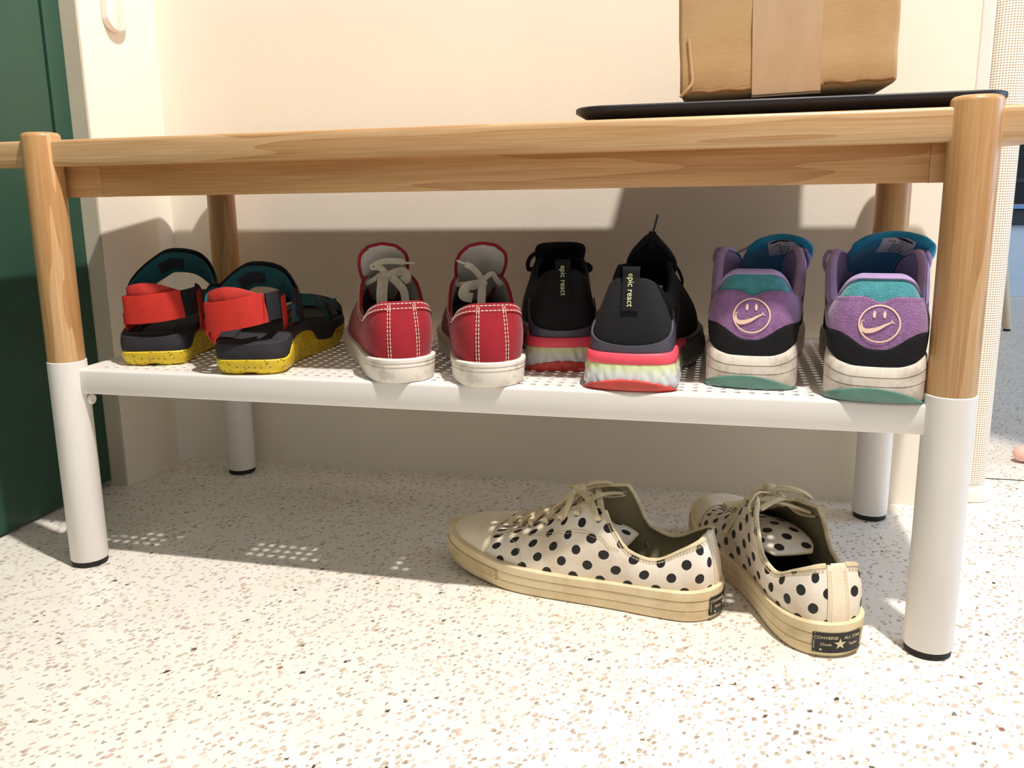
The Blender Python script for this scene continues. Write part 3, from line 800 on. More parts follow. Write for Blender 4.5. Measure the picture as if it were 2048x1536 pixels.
        lace([(kx-.002, -.002+yk, .084), (kx-.010, .002, .094), (kx-.012, .009, .1015), (kx-.012, .015, .1050)], .0062, nm='lace_end')
        mk('aglet', *ribbon([(kx-.012, .0145, .1048), (kx-.012, .0235, .1085)], .0028, .0026, (0, 0, 1), 8, 1), 'aglet_clear', t, label='clear lace tip')
        lace([(kx-.003, -.003+yk, .084), (kx-.010, .006, .0835), (kx-.014, .015, .082), (kx-.014, .018, .074), (kx-.015, .009, .071)], .0105, nm='lace_loop')
        lace([(kx-.003, -.001+yk, .083), (kx-.010, -.001, .077), (kx-.014, .000, .066), (kx-.014, -.002, .052)], .0085, nm='lace_end')
    mk('knot', *rbox(kx-.006, kx+.001, -.006+yk, .006+yk, (.0875 if mir < 0 else .0805), (.0955 if mir < 0 else .0875), .003, 3), 'lace_cotton', t)
    MIR = 1
g = 'pair of red canvas sneakers on the shoe shelf'
a = thing('red_sneaker', 'red canvas sneaker with white sole, nearer the sandals, toe turned left, laces tucked inside', 'sneaker', (.3830, -.0080, ZS), 0, g); place(a, 90+27)
red_sneaker(a, -1, -.10)
a = thing('red_sneaker', 'red canvas sneaker with white sole standing beside the black running shoes, heel square to view', 'sneaker', (.4695, -.0120, ZS), 0, g); place(a, 90+21)
red_sneaker(a, 1, -.05)

# ------------------------------------------------------------------ polka dot sneakers on the floor
def dotted(name, base, dirt):
    t = NT(name); v = t.mapping((1, 1, 1), 'UV', loc=(.004, .006, 0)); sep = t.n('ShaderNodeSeparateXYZ'); t.l(v, sep.inputs[0])
    p = .0272
    def d2(ox, oy):
        r = []
        for k, o in ((0, ox), (1, oy)):
            a = t.math('ADD', t.math('MULTIPLY', sep.outputs[k], 1/p), o+40)
            f = t.math('SUBTRACT', t.math('FRACT', a), .5); r.append(t.math('MULTIPLY', f, f))
        return t.math('ADD', r[0], r[1])
    m = t.math('MINIMUM', d2(0, 0), d2(.5, .5)); wob = t.noise(t.mapping((1, 1, 1), 'UV'), 300, 2)
    inside = t.math('LESS_THAN', t.math('SQRT', m), t.math('ADD', .168, t.math('MULTIPLY', wob, .02)))
    vo = t.mapping(); bc = t.ramp(t.noise(vo, 22, 6, .6), [(.40, base), (.80, dirt)])
    t.l(t.mix(inside, bc, lin((22, 18, 21))), t.b.inputs['Base Color']); t.set(Roughness=.55)
    t.bump(t.noise(vo, 70, 4), .25, .0012); MATS[name] = t.m
dotted('polka_canvas', (240, 228, 212), (206, 180, 146))
dirty('cream_leather', (240, 222, 196), (206, 176, 138), .45, .8, 26, .6, .3)
dirty('yellowed_rubber', (232, 212, 172), (198, 170, 124), .45, .80, 24, .5)
dirty('toe_rubber', (240, 226, 200), (206, 180, 138), .5, .8, 18, .45)
plain('olive_lining', (150, 140, 108), .9, .06, 60, .3, 1000, .0004)
plain('old_lace', (226, 208, 170), .9, .10, 60, .5, 1500, .0006)
plain('label_black', (26, 24, 26), .5)
plain('label_gold', (222, 204, 164), .6)
plain('bumper_rubber', (188, 162, 120), .6)
def polka_sneaker(t, mir):
    global MIR; MIR = mir
    L = .291; med, lat = outline(L, .0365)
    T = [(0, .0125, 0, .0800, .004, .020, -.006, 0, -.018), (.07, .0135, .0175, .0790, .004, .020, -.006, .003, -.018),
         (.15, .030, .0280, .0690, .004, .020, -.002, .006, -.014), (.25, .058, .0330, .0560, .004, .016, 0, .007, -.012),
         (.32, .080, .0345, .0620, .004, .018, 0, .007, -.014), (.37, .095, .0345, .0820, .003, .022, 0, .008, -.018),
         (.40, .105, .0310, .0960, .003, .024, 0, .010, -.018), (.44, .120, .0245, .0960, .003, .026, 0, .014, -.012),
         (.62, .160, .0180, .0790, .002, .026, .0, .015, -.006),
         (.85, .198, .0130, .0590, .001, .024, .008, .014, -.001), (.95, .208, .0080, .0545, 0, .020, .026, .008, 0), (1, .211, 0, .0535, 0, .018, .044, 0, .001)]
    T2 = T; T = [r[:3]+(r[3]+(.007 if .36 < r[0] < .5 else 0),)+r[4:] for r in T]
    zb = periodic([(0, 0), (.62, 0), (.8, .0025), (1, .0100)]); zt = periodic([(0, .0325), (.2, .0300), (.5, .0275), (.7, .0295), (.85, .0355), (1, .0450)])
    s = Shoe(t, med, lat, T, T2, zf=[(0, .022), (.5, .020), (.8, .024), (1, .035)], inset=.0035)
    s.shell('upper', 'polka_canvas', 'olive_lining', .0028, uvs=True)
    s.band('foxing', zb, zt, [(0, -.0035), (.03, -.0008), (.10, .0004), (.34, .0012), (.36, .0004), (.385, .0014), (.66, .0016), (.68, .0006), (.70, .0020), (.96, .0021), (1, .0008)], 'yellowed_rubber', label='yellowed cream rubber foxing in three layers')
    s.plate('outsole', plus(lambda k: zb(k)[:, 0], .0030), .002, .0028, 'yellowed_rubber')
    s.plate('insole', plus(lambda k: zb(k)[:, 0], .029), .006, .004, 'insole_black', label='dark insole')
    # toe cap, bumper
    ss = np.linspace(.36, .64, 57); px = s.P(ss)[:, 0]; ok = ss[px > .232]; a0, a1 = ok[0], ok[-1]
    s.patch('toe_cap', a0, a1, .12, lambda q: np.maximum(s.vx(q, .227), .14), .0004, .0016, 'toe_rubber', 40, 14, label='smooth off-white rubber toe cap')
    bz0 = lambda q: s._f(zb, q)+.30*(s._f(zt, q)-s._f(zb, q)); bz1 = lambda q: s._f(zb, q)+.70*(s._f(zt, q)-s._f(zb, q))
    s.band('toe_bumper', bz0, bz1, [(0, .0012), (.04, .0026), (.96, .0028), (1, .0014)], 'bumper_rubber', 60, -.002, None, .350, .650)
    mb = MB(); arcL = s.arc[-1]
    for i in range(96):
        for j in range(5):
            q = .353+.294*(i+.5*(j % 2))/96; z = float(bz0(np.array([q]))[0]*(1-(j+.7)/5.4)+bz1(np.array([q]))[0]*(j+.7)/5.4)
            p = s.P(q)[0]; n = s.nrm(q)[0]; tt = np.array([-n[1], n[0]]); w, h = .0012, .0014
            c = np.array([p[0]+n[0]*.0027, p[1]+n[1]*.0027, z]); T3 = np.array([tt[0], tt[1], 0]); N3 = np.array([n[0], n[1], 0])
            mb.add([c-T3*w, c+T3*w, c+[0, 0, h], c-[0, 0, h], c+N3*.0015], [(1, 2, 4), (2, 0, 4), (0, 3, 4), (3, 1, 4)])
    mb.build('bumper_studs', 'yellowed_rubber', t, smooth=0, stuff=True)
    # heel stay, collar edge, stitching
    s.patch('heel_stay', -.0155, .0155, .06, .995, .0002, .0011, 'cream_leather', 10, 14, label='plain cream heel stay')
    s.stitch('stitching', [[(k, v) for v in np.linspace(.12, .95, 12)] for k in (-.0135, -.0105, .0135, .0105)], 'old_lace', .0014, .0022, .0010, .0003)
    for sg in (1, -1):
        s.patch('collar_piping', sg*.0165, sg*.205, .965, 1.0, .0001, .0009, 'old_lace', 60, 2, label='cream edge piping')
    for sg in (1, -1):
        q = np.linspace(.0165, .485, 50)*sg; C = s.S(q, np.full(50, 1.0)); C = C+s._upv(q)*.0004-s.N(q, np.full(50, 1.))*.0014
        mk('collar_piping', *ribbon(C, .0040, .0022, [tuple(u) for u in s._upv(q)], 8, 1), 'old_lace', t)
    pth = [[(sg*x, .90) for x in np.linspace(.02, .20, 40)] for sg in (1, -1)]+[[(sg*x, .925) for x in np.linspace(.02, .20, 40)] for sg in (1, -1)]
    for sg in (1, -1):
        for dv in (0, .035):
            pth.append([(sg*x, v+dv) for x, v in ((.172, .80), (.185, .66), (.21, .60), (.27, .56), (.33, .53), (.375, .52), (.40, .60))])
        pth.append([(sg*x, v) for x, v in ((.315, .12), (.322, .26), (.345, .40), (.37, .46), (.405, .48))])
    s.stitch('stitching', pth, 'old_lace', .0003, .0022, .0009, .00028)
    # eyelets
    E = {}
    for sg in (1, -1):
        for k in range(7):
            q = sg*(.205+(.440-.205)*k/6)
            v = .84-.02*k if k < 5 else .80
            ss_ = np.array([q]); vv_ = np.array([v]); p = s.S(ss_, vv_, .0004)[0]; n = s.N(ss_, vv_)[0]; E[sg, k] = (p, n)
            mk('eyelet', *torus(p, n, .0027, .00085, 16, 6, .6), 'chrome_eyelet', t)
            pi_ = s.S(ss_, vv_, -.0034)[0]
            if k < 2: mk('eyelet', *torus(pi_, n, .0026, .0008, 16, 6, .6), 'chrome_eyelet', t)
    # tongue: dotted sheet, slumped inside
    path = [(.212, .050, .014, .001), (.190, .056, .020, .002), (.165, .062, .024, .004), (.140, .066, .026, .005), (.115, .064, .0265, .004), (.100, .059, .024, .001), (.090, .055, .018, -.001)]
    V, F, pos, m = sheet(path, .002)
    mk('tongue', V, F, 'polka_canvas', t, uv=pos.uv, smooth=60, label='polka dot tongue slumped into the opening')
    ed = tube_edge(pos, m, 10, -.001, 0)
    mk('tongue_edge', *ribbon(ed, .0034, .0026, (0, 0, 1), 6, 2), 'old_lace', t)
    # criss-cross laces
    def lace(pts, w=.0062, th=.0018, up=(0, 0, 1), nm='lace'): return mk(nm, *ribbon(pts, w, th, up, 8, 6, square=True), 'old_lace', t)
    for k in range(1, 7):
        for sg in (1, -1):
            a, na_ = E[sg, k]; b, nb_ = E[-sg, k-1]
            top = np.array([(a[0]+b[0])/2+.001, 0, max(a[2], b[2])+(.0035 if sg > 0 else .0055)])
            ea = np.array([a[0], sg*(abs(a[1])-.0045), a[2]+.0052]); eb = np.array([b[0], -sg*(abs(b[1])-.008), b[2]+.0015])
            mk('lace', *ribbon([a+na_*.0004, a+na_*.0022+np.array([0, -sg*.001, .0025]), ea, top, eb], .0066, .0018,
                               [tuple(na_), tuple(na_), (0, sg*.5, .9), (0, 0, 1), (0, 0, 1)], 8, 5, square=True), 'old_lace', t)
    kx, kz = .1440, .1005
    D = float(mir)      # side of the shoe that faces the viewer
    a, na_ = E[int(D), 0]
    def L2(pts, *r): return lace([(x, y*D, z) for x, y, z in pts], *r)
    ay = abs(a[1])
    lace([tuple(a+na_*.0006), tuple(a+na_*.0030+np.array([.002, -.001*D, .004])), (a[0]+.012, ay*.74*D, a[2]+.013), (kx-.006, .006*D, kz), (kx, 0, kz)], .0066, .0018, [tuple(na_), tuple(na_), (0, .7*D, .7), (0, 0, 1), (0, 0, 1)])
    ib = s.S(np.array([-.205*D]), np.array([.84]), -.0034)[0]; by = abs(ib[1])
    L2([(ib[0], -by, ib[2]), (ib[0]+.003, -by+.004, ib[2]-.001), (ib[0]+.014, -by*.62, ib[2]-.001), (kx-.010, -.007, kz-.005), (kx, 0, kz-.001)], .0062)
    i2 = s.S(np.array([-.243*D]), np.array([.82]), -.0034)[0]; by = abs(i2[1])
    L2([(i2[0], -by, i2[2]), (i2[0], -by+.006, i2[2]+.001), (kx-.004, -.010, kz-.004), (kx, 0, kz-.002)], .0058)
    mk('knot', *rbox(kx-.0065, kx+.006, -.006, .006, kz-.0055, kz+.0065, .0045, 4), 'old_lace', t, label='tight lace knot')
    L2([(kx, 0, kz), (kx+.002, .010, kz+.001), (kx+.003, .023, kz-.012), (kx+.008, .032, kz-.030), (kx+.016, .0385, kz-.048)], .0056, .0017, (0, D, .3), 'lace_end')
    L2([(kx, 0, kz), (kx+.006, -.003, kz+.002), (kx+.013, -.008, kz+.001), (kx+.014, -.014, kz-.004), (kx+.007, -.012, kz-.006), (kx+.001, -.005, kz-.003)], .0060, .0017, (0, 0, 1), 'lace_loop')
    L2([(kx, 0, kz+.002), (kx-.010, -.012, kz+.006), (kx-.022, -.024, kz+.004), (kx-.026, -.030, kz-.001), (kx-.014, -.022, kz+.001), (kx, -.004, kz)], .0064, .0017, (0, 0, 1), 'lace_loop')
    L2([(kx, 0, kz), (kx+.008, .008, kz-.004), (kx+.018, .012, kz-.014), (kx+.028, .011, kz-.023), (kx+.038, .009, kz-.030)], .0058, .0017, (0, 0, 1), 'lace_end')
    # vent eyelets low on the inner (medial) side
    for q in (.205, .250):
        p = s.S(np.array([q]), np.array([.28]), .0004)[0]; n = s.N(np.array([q]), np.array([.28]))[0]
        mk('vent_eyelet', *torus(p, n, .0022, .0007, 14, 6, .6), 'chrome_eyelet', t)
    pi_ = s.S(np.array([.16]), np.array([.42]), -.0032)[0]; n = s.N(np.array([.16]), np.array([.42]))[0]
    mk('vent_eyelet', *lathe([(.0028, -.0006), (.003, 0), (.0022, .0009), (.0008, .0011)], 14), 'chrome_eyelet', t, label='metal stud on the inner lining').matrix_local = \
        Matrix.Translation(Vector((pi_[0], pi_[1]*MIR, pi_[2]))) @ Vector((-n[0], -n[1]*MIR, -n[2])).to_track_quat('Z', 'Y').to_matrix().to_4x4()
    # licence plate on the heel
    w2, h2 = .0215, .0092; zc = .0150
    R = [(w2*x, h2*y) for y in (-1, 1) for x in np.linspace(-1, 1, 13)]; RF = [(i, i+1, 14+i, 13+i) for i in range(12)]
    hl = s.wall('heel_label', R, RF, 0, zc, 'label_black', .0012, 1, .0014, label='black heel label with gold lettering and a star')
    def w(nm, g, dx, dz, size, label=None):
        V2, F2 = g; V2 = [(x*size+dx, y*size+dz) for x, y in V2]; return s.wall(nm, V2, F2, 0, zc, 'label_gold', .0027, 1, .0003, parent=hl, label=label)
    w('label_text', text_geo('CONVERSE'), -.0112, .0046, .0038, 'printed word CONVERSE')
    w('label_text', text_geo('ALL STAR'), .0112, .0046, .0038, 'printed words ALL STAR')
    w('label_text', text_geo('Chuck'), -.0112, -.0014, .0034, 'printed script word Chuck'); w('label_text', text_geo('Taylor'), .0118, -.0014, .0034, 'printed script word Taylor')
    star = [((.0052 if i % 2 == 0 else .0021)*math.sin(math.pi*i/5), (.0052 if i % 2 == 0 else .0021)*math.cos(math.pi*i/5)) for i in range(10)]
    w('label_star', (star+[(0, 0)], [(i, 10, (i+1) % 10) for i in range(10)]), 0, -.0008, 1.0, 'gold five-pointed star')
    w('label_star', (star+[(0, 0)], [(i, 10, (i+1) % 10) for i in range(10)]), -.0150, -.0062, .28)
    for dx, dz, a, b in ((0, .0084, .0200, .0003), (0, -.0084, .0200, .0002)):
        w('label_border', ([(-a, -b), (a, -b), (a, b), (-a, b)], [(0, 1, 2, 3)]), dx, dz, 1)
    for dx in (-.0203, .0203):
        w('label_border', ([(-.0002, -.005), (.0002, -.005), (.0002, .003), (-.0002, .003)], [(0, 1, 2, 3)]), dx, -.0005, 1)
    MIR = 1
g = 'pair of polka dot sneakers on the floor'
a = thing('polka_dot_sneaker', 'worn white sneaker with black polka dots lying sideways, its whole side in view', 'sneaker', (.6765, .030, 0), 0, g); place(a, 166)
polka_sneaker(a, -1)
a = thing('polka_dot_sneaker', 'worn polka dot sneaker with its heel and black label toward us, by the right leg', 'sneaker', (.7745, -.030, 0), 0, g); place(a, 112)
polka_sneaker(a, 1)

# ------------------------------------------------------------------ black running shoes
plain('black_knit', (17, 17, 20), .9, .15, 200, .6, 1600, .0006)
plain('black_collar', (14, 14, 16), .95, .1, 80, .4)
plain('heel_clip', (76, 74, 88), .45, .04, 40, .05)
plain('hot_pink_foam', (252, 84, 104), .5, .05)
plain('red_rubber', (206, 70, 58), .4, .10, 60, .2, 300, .0008)
plain('tab_print', (226, 234, 176), .6)
plain('gloss_black', (40, 42, 48), .25)
def react_mat():
    t = NT('clear_midsole'); v = t.mapping(); sep = t.n('ShaderNodeSeparateXYZ'); t.l(v, sep.inputs[0])
    z = t.math('ADD', sep.outputs[2], t.math('MULTIPLY', t.math('SUBTRACT', t.noise(v, 120, 3), .5), .006))
    a = t.ramp(t.math('MULTIPLY', z, 1/.026), [(.25, (206, 208, 222)), (.62, (222, 226, 214)), (.80, (222, 230, 178)), (.95, (212, 224, 150))])
    f = t.ramp(t.math('MULTIPLY', sep.outputs[0], 1/.2), [(.26, (0, 0, 0)), (.46, (255, 255, 255))])  # greys towards the toe: darker foam plus shade painted into the colour
    b = t.mix(f, a, lin((92, 92, 84))); t.l(b, t.b.inputs['Base Color']); t.set(Roughness=.22)
    t.b.inputs['Coat Weight'].default_value = .5; MATS['clear_midsole'] = t.m
react_mat()
def running_shoe(t, mir, peaked, hw=.0395):
    global MIR; MIR = mir
    L = .284; med, lat = outline(L, hw, square=True)
    T = [(0, .0150, 0, .0985, .004, .026, -.008, 0, -.022), (.07, .0160, .0125, .0980, .004, .026, -.008, .004, -.022),
         (.15, .030, .0215, .0920, .004, .026, -.004, .008, -.022), (.26, .062, .0275, .0800, .004, .022, 0, .008, -.018),
         (.35, .088, .0285, .0850, .004, .024, 0, .008, -.018), (.42, .110, .0260, .1020, .004, .028, 0, .010, -.020),
         (.50, .130, .0200, .1020, .003, .028, 0, .014, -.014), (.70, .170, .0140, .0860, .002, .028, .006, .016, -.008),
         (.90, .198, .0070, .0680, 0, .026, .024, .010, -.002), (1, .205, 0, .0650, 0, .026, .036, 0, 0)]
    zb = periodic([(0, 0), (.6, 0), (.8, .004), (1, .016)]); zm = periodic([(0, .0240), (.2, .0245), (.4, .0250), (.7, .0280), (1, .036)])
    zp = periodic([(0, .0335), (.12, .0345), (.2, .0360), (.35, .0330), (.5, .030), (.7, .0300), (1, .038)])
    s = Shoe(t, med, lat, T, zf=[(0, .029), (.35, .028), (.6, .026), (1, .033)], inset=.0062)
    s.shell('upper', 'black_knit', 'black_collar', .005, lin_v0=.1)
    def wav(a, k1, k2, ph): return lambda q: a+(.0007+.0004*np.sin(q*40+ph*3))*np.sin(q*k1*6.283+ph)+.0005*np.sin(q*k2*6.283+ph*2)
    s.band('midsole', zb, zm, [(0, -.0030), (.04, -.0010), (.18, wav(.0016, 58, 97, 0)), (.34, wav(.0020, 61, 91, .9)), (.50, wav(.0016, 55, 99, 1.9)), (.66, wav(.0010, 63, 88, 2.7)), (.80, wav(.0004, 52, 85, 3.5)), (1, -.0004)], 'clear_midsole', 420, label='rippled midsole fading from lime to clear white')
    s.band('midsole_rim', zm, zp, [(0, -.0006), (.1, .0001), (.5, .0004), (.9, -.0006), (1, -.0016)], 'hot_pink_foam', 100, -.014, 'bright pink band round the heel', -.20, .20)
    s.band('forefoot_foam', zm, zp, [(0, -.0008), (.1, -.0002), (.9, -.0008), (1, -.0018)], 'heel_clip', 120, -.014, 'dark grey foam round the forefoot', .2005, .7995)
    arc = lambda q: .0006+.0108*np.clip(1-(((q+.5) % 1-.5)/.068)**2, 0, 1)
    s.band('heel_outsole', lambda q: np.zeros(len(q)), arc, [(0, -.0026), (.1, .0016), (.5, .0040), (.9, .0040), (1, .0016)], 'red_rubber', 40, -.006, 'red crescent of outsole rubber under the heel', -.0665, .0665)
    s.plate('outsole', plus(lambda k: zb(k)[:, 0], .0035), .002, .0033, 'red_rubber')
    s.plate('insole', plus(lambda k: zb(k)[:, 0], .030), .010, .004, 'black_collar')
    top = lambda q: s.vz(q, .0405+.0260*np.clip(np.abs((q+.5) % 1-.5)/.105, 0, 1)**2.2)
    s.patch('heel_clip', -.112, .112, .02, top, .0004, .0018, 'heel_clip', 40, 8, label='dark blue-grey plastic heel clip')
    # pull tab with lettering
    zz = np.linspace(.071, .0985, 8); v = s.vz(np.zeros(8), zz); C = s.S(np.zeros(8), v, .0015); Nn = s.N(np.zeros(8), v)
    C = np.vstack([C, C[-1]+[-.0005, 0, .006], C[-1]+[.0005, 0, .0095], C[-1]+[.004, 0, .0075]]); Nn = np.vstack([Nn, [-1, 0, .1], [-1, 0, .3], [0, 0, 1]])
    tb = mk('pull_tab', *ribbon(C, .0152, .0016, [tuple(n) for n in Nn], 8, 2, square=True), 'black_collar', t, label='black heel pull tab')
    Cc = catmull(C[:9], 4); d = np.r_[0, np.cumsum(np.linalg.norm(np.diff(Cc, axis=0), axis=1))]; Nc = catmull(Nn[:9], 4)
    V2, F2 = text_geo('epic react'); V2 = np.array(V2); wtx = V2[:, 0].max()-V2[:, 0].min(); sz = .0295/wtx
    al = d[-1]*.52-V2[:, 0]*sz; P3 = np.stack([np.interp(al, d, Cc[:, k]) for k in range(3)], 1); N3 = np.stack([np.interp(al, d, Nc[:, k]) for k in range(3)], 1)
    # viewed from behind, up on the letters points to the viewer's right (local -y)
    P3[:, 1] -= MIR*(V2[:, 1]*sz*1.05)
    m = len(V2); VV = np.vstack([P3+N3*.0009, P3+N3*.0012]); mk('tab_lettering', VV, [tuple(reversed(f)) for f in F2]+[tuple(i+m for i in f) for f in F2], 'tab_print', tb, smooth=0, label='pale lime lettering reading epic react')
    # swoosh on the outer side
    P2 = catmull([(-x, y) if False else (x, y) for x, y in SWOOSH], 4, closed=True)
    sw = strip2([(-1, .30), (-1.02, .0), (-.72, -.20), (-.3, -.12), (.3, .12), (1.0, .45)], [.02, .20, .30, .26, .16, .01])
    sg = -1
    s.flat('swoosh', [(x*1.0, y) for x, y in sw[0]], sw[1], 1-.155, s.solve(1-.155, z=.056), 'gloss_black', .026, rot=.06*mir, off=.0006, th=.0005, label='glossy dark curved tick on the side') if mir > 0 else None
    if peaked:
        path = [(.190, .074, .014, .002), (.165, .090, .020, .004), (.142, .104, .022, .006), (.126, .116, .0165, .006), (.118, .1235, .0095, .005), (.115, .1270, .005, .003), (.1145, .1285, .003, .001)]
        ln = -.10
    else:
        path = [(.190, .074, .014, .002), (.165, .088, .020, .004), (.142, .100, .0235, .005), (.128, .108, .0245, .005), (.121, .1125, .0245, .004), (.119, .1145, .0225, .003), (.1185, .1155, .018, .002)]
        ln = .02
    V, F, pos, mm = sheet(path, .006, lean=ln)
    mk('tongue', V, F, 'black_collar', t, smooth=60, label='padded black tongue')
    ed = tube_edge(pos, mm, 10, -.003, 0); mk('tongue_edge', *ribbon(ed, .0066, .0062, (1, 0, 0), 8, 3), 'black_collar', t)
    for k in range(4):
        x0 = .135+.016*k; z0 = .1085-.009*k; w_ = .020-.002*k
        mk('lace', *ribbon([(x0, -w_, z0-.006), (x0+.003, -w_*.5, z0+.001), (x0+.004, 0, z0+.003), (x0+.007, w_*.5, z0), (x0+.012, w_, z0-.008)], .0055, .003, (0, 0, 1), 8, 5), 'black_collar', t)
    if peaked:
        y0 = ln*.055
        mk('lace_loop', *ribbon([(.118, y0+.001, .118), (.1165, y0, .124), (.1155, y0-.0005, .130), (.1150, y0-.001, .134)], .0075, .0055, (1, 0, 0), 10, 4), 'black_collar', t)
        mk('aglet', *ribbon([(.1150, y0-.001, .133), (.1146, y0-.0035, .142), (.1140, y0-.0055, .1505)], .0022, .0022, (1, 0, 0), 8, 3), 'gloss_black', t, label='long black lace tip standing upright')
        mk('lace_loop', *ribbon([(.125, -.020, .104), (.130, -.029, .098), (.140, -.034, .084), (.146, -.031, .074), (.140, -.026, .078)], .0045, .003, (0, -1, 0), 8, 5), 'black_collar', t)
    else:
        mk('lace_loop', *ribbon([(.125, -.018, .106), (.121, -.027, .107), (.119, -.034, .100), (.121, -.034, .090), (.126, -.026, .092)], .0050, .003, (1, 0, 0), 8, 5), 'black_collar', t)
        mk('lace_loop', *ribbon([(.118, .022, .094), (.113, .029, .095), (.111, .033, .091), (.114, .027, .087)], .006, .004, (1, 0, 0), 8, 5), 'black_collar', t)
    MIR = 1
g = 'pair of black running shoes on the shoe shelf'
a = thing('running_shoe', 'black running shoe set back on the shelf behind its mate, wide flat tongue top', 'running shoe', (.5195, .0700, ZS), 0, g); place(a, 90+12)
running_shoe(a, -1, False, .0360)
a = thing('running_shoe', 'black running shoe at the shelf edge with a pink band and an upright lace tip', 'running shoe', (.5900, -.0040, ZS), 0, g); place(a, 90-2)
running_shoe(a, 1, True)

# ------------------------------------------------------------------ purple and teal suede running shoes
def suede(name, c, var=.12, b=.9):
    plain(name, c, .95, var, 110, b, 700, .0012, sheen=.35)
suede('purple_suede', (150, 106, 156)); suede('teal_suede', (72, 154, 162), .10); plain('black_suede', (15, 15, 19), .95, .1, 110, .9, 700, .0012)
plain('lilac_lining', (186, 160, 206), .9, .06, 60, .4, 900, .0006, sheen=.3)
plain('blue_tongue', (22, 142, 188), .9, .05, 60, .4, 900, .0006, sheen=.3)
plain('peach_thread', (255, 214, 192), .7, .04)
dirty('worn_white_foam', (224, 214, 200), (166, 152, 134), .45, .78, 60, .6, .5)
plain('sea_green_rubber', (92, 134, 120), .35, .08, 60, .1, coat=.3)
plain('rust_rubber', (126, 66, 44), .7)
plain('tag_white', (216, 218, 226), .5, .03)
plain('tag_ink', (28, 30, 60), .6)
plain('navy_mesh', (34, 44, 72), .9, .1, 100, .5)
def suede_runner(t, mir, tl, lean, tagdeg):
    global MIR; MIR = mir
    L = .292; med, lat = outline(L, .0375, square=True)
    T = [(0, .0150, 0, .1030, .0055, .028, -.012, 0, -.018), (.06, .0155, .0140, .1030, .0055, .028, -.012, .004, -.018), (.10, .0185, .0215, .1000, .0055, .028, -.010, .008, -.018),
         (.20, .034, .0330, .0800, .005, .024, -.004, .008, -.014), (.28, .056, .0365, .0760, .004, .022, 0, .008, -.014),
         (.36, .078, .0380, .0860, .004, .024, 0, .008, -.016), (.42, .098, .0390, .1080, .004, .028, 0, .008, -.020), (.46, .110, .0360, .1160, .004, .030, 0, .010, -.022),
         (.54, .130, .0280, .1120, .003, .030, 0, .012, -.018), (.72, .170, .0180, .0920, .002, .030, .006, .016, -.008),
         (.90, .204, .0080, .0730, 0, .028, .024, .010, -.002), (1, .212, 0, .0700, 0, .028, .036, 0, 0)]
    zb = periodic([(0, 0), (.6, 0), (.8, .004), (1, .016)])
    zt = periodic([(0, .0300), (.05, .0303), (.08, .0330), (.12, .0395), (.16, .0415), (.3, .0385), (.5, .0300), (.75, .0300), (1, .042)])
    s = Shoe(t, med, lat, T, zf=[(0, .026), (.08, .028), (.14, .034), (.5, .026), (.8, .027), (1, .036)], inset=.0040)
    s.shell('upper', 'teal_suede', 'lilac_lining', .0055, lin_v0=.1, rim=.9)
    s.band('midsole', zb, zt, [(0, -.0022), (.03, .0002), (.10, .0012), (.45, .0012), (.465, .0002), (.48, .0014), (.70, .0012), (.715, .0002), (.73, .0014), (.94, .0006), (1, -.0012)], 'worn_white_foam', 200, label='scuffed white foam midsole with two grooves')
    lens = lambda q: .0008+.0122*np.clip(1-np.abs(((q+.5) % 1-.5-MIR*.006)/.064)**2.0, 0, 1)
    s.band('heel_outsole', lambda q: np.full(len(q), .0002), lens, [(0, -.0012), (.1, .0018), (.6, .0028), (.95, .0022), (1, .0010)], 'sea_green_rubber', 40, -.006, 'sea green translucent heel rubber', -.068, .068)
    s.plate('outsole', plus(lambda k: zb(k)[:, 0], .0030), .0015, .0030, 'rust_rubber')
    s.plate('insole', plus(lambda k: zb(k)[:, 0], .034), .010, .004, 'blue_tongue')
    w = lambda q: np.abs((q+.5) % 1-.5)
    def sm(x, a, b): x = np.clip((x-a)/(b-a), 0, 1); return x*x*(3-2*x)
    # black mudguard that dips under the heel counter
    s.patch('mudguard', -.34, .34, .0, lambda q: s.vz(q, .0450+.0140*sm(w(q), .006, .050)*(1-.30*np.clip((w(q)-.09)/.12, 0, 1))), .0006, .0014, 'black_suede', 220, 6, label='black suede mudguard')
    s.patch('toe_guard', .3405, .6595, .0, .34, .0006, .0014, 'navy_mesh', 60, 6, label='navy toe guard')
    ptop = lambda q: s.vz(q, .0870-.0045*np.exp(-(w(q)/.014)**2)-.0020*sm(w(q), .03, .06)-.010*np.clip((w(q)-.07)/.07, 0, 1))
    pbot = lambda q: s.vz(q, .0425+.0125*sm(w(q), .008, .054))
    s.patch('heel_counter', -.145, .145, pbot, ptop, .0006, .0012, 'purple_suede', 130, 10, label='purple suede heel counter')
    st = []
    qq = np.linspace(-.14, .14, 60)
    for dv in (.022, .045): st.append(list(zip(qq, ptop(qq)-dv)))
    s.stitch('stitching', st, 'purple_suede', .0018, .0016, .0012, .0003)
    s.patch('ankle_panel', -.145-.10, -.147, .34, .80, .0004, .0012, 'purple_suede', 24, 6); s.patch('ankle_panel', .147, .245, .34, .80, .0004, .0012, 'purple_suede', 24, 6)
    hi = lambda q: np.full(len(q), 1.0)
    s.patch('collar_edge', -.262, .262, lambda q: .955-.10*sm(w(q), .14, .19), hi, .0001, .0018, 'lilac_lining', 100, 3, label='lilac padded collar edge')
    q = np.linspace(-.262, .262, 90); C = s.S(q, np.full(90, 1.0)); C = C+s._upv(q)*.0012-s.N(q, np.full(90, 1.))*.0024
    mk('collar_roll', *ribbon(C, .0072, .0036, [tuple(u) for u in s._upv(q)], 10, 1), 'lilac_lining', t)
    # smiling face embroidered on the heel counter
    R = .0146; zc = .0660; v0 = s.solve(0, z=zc)
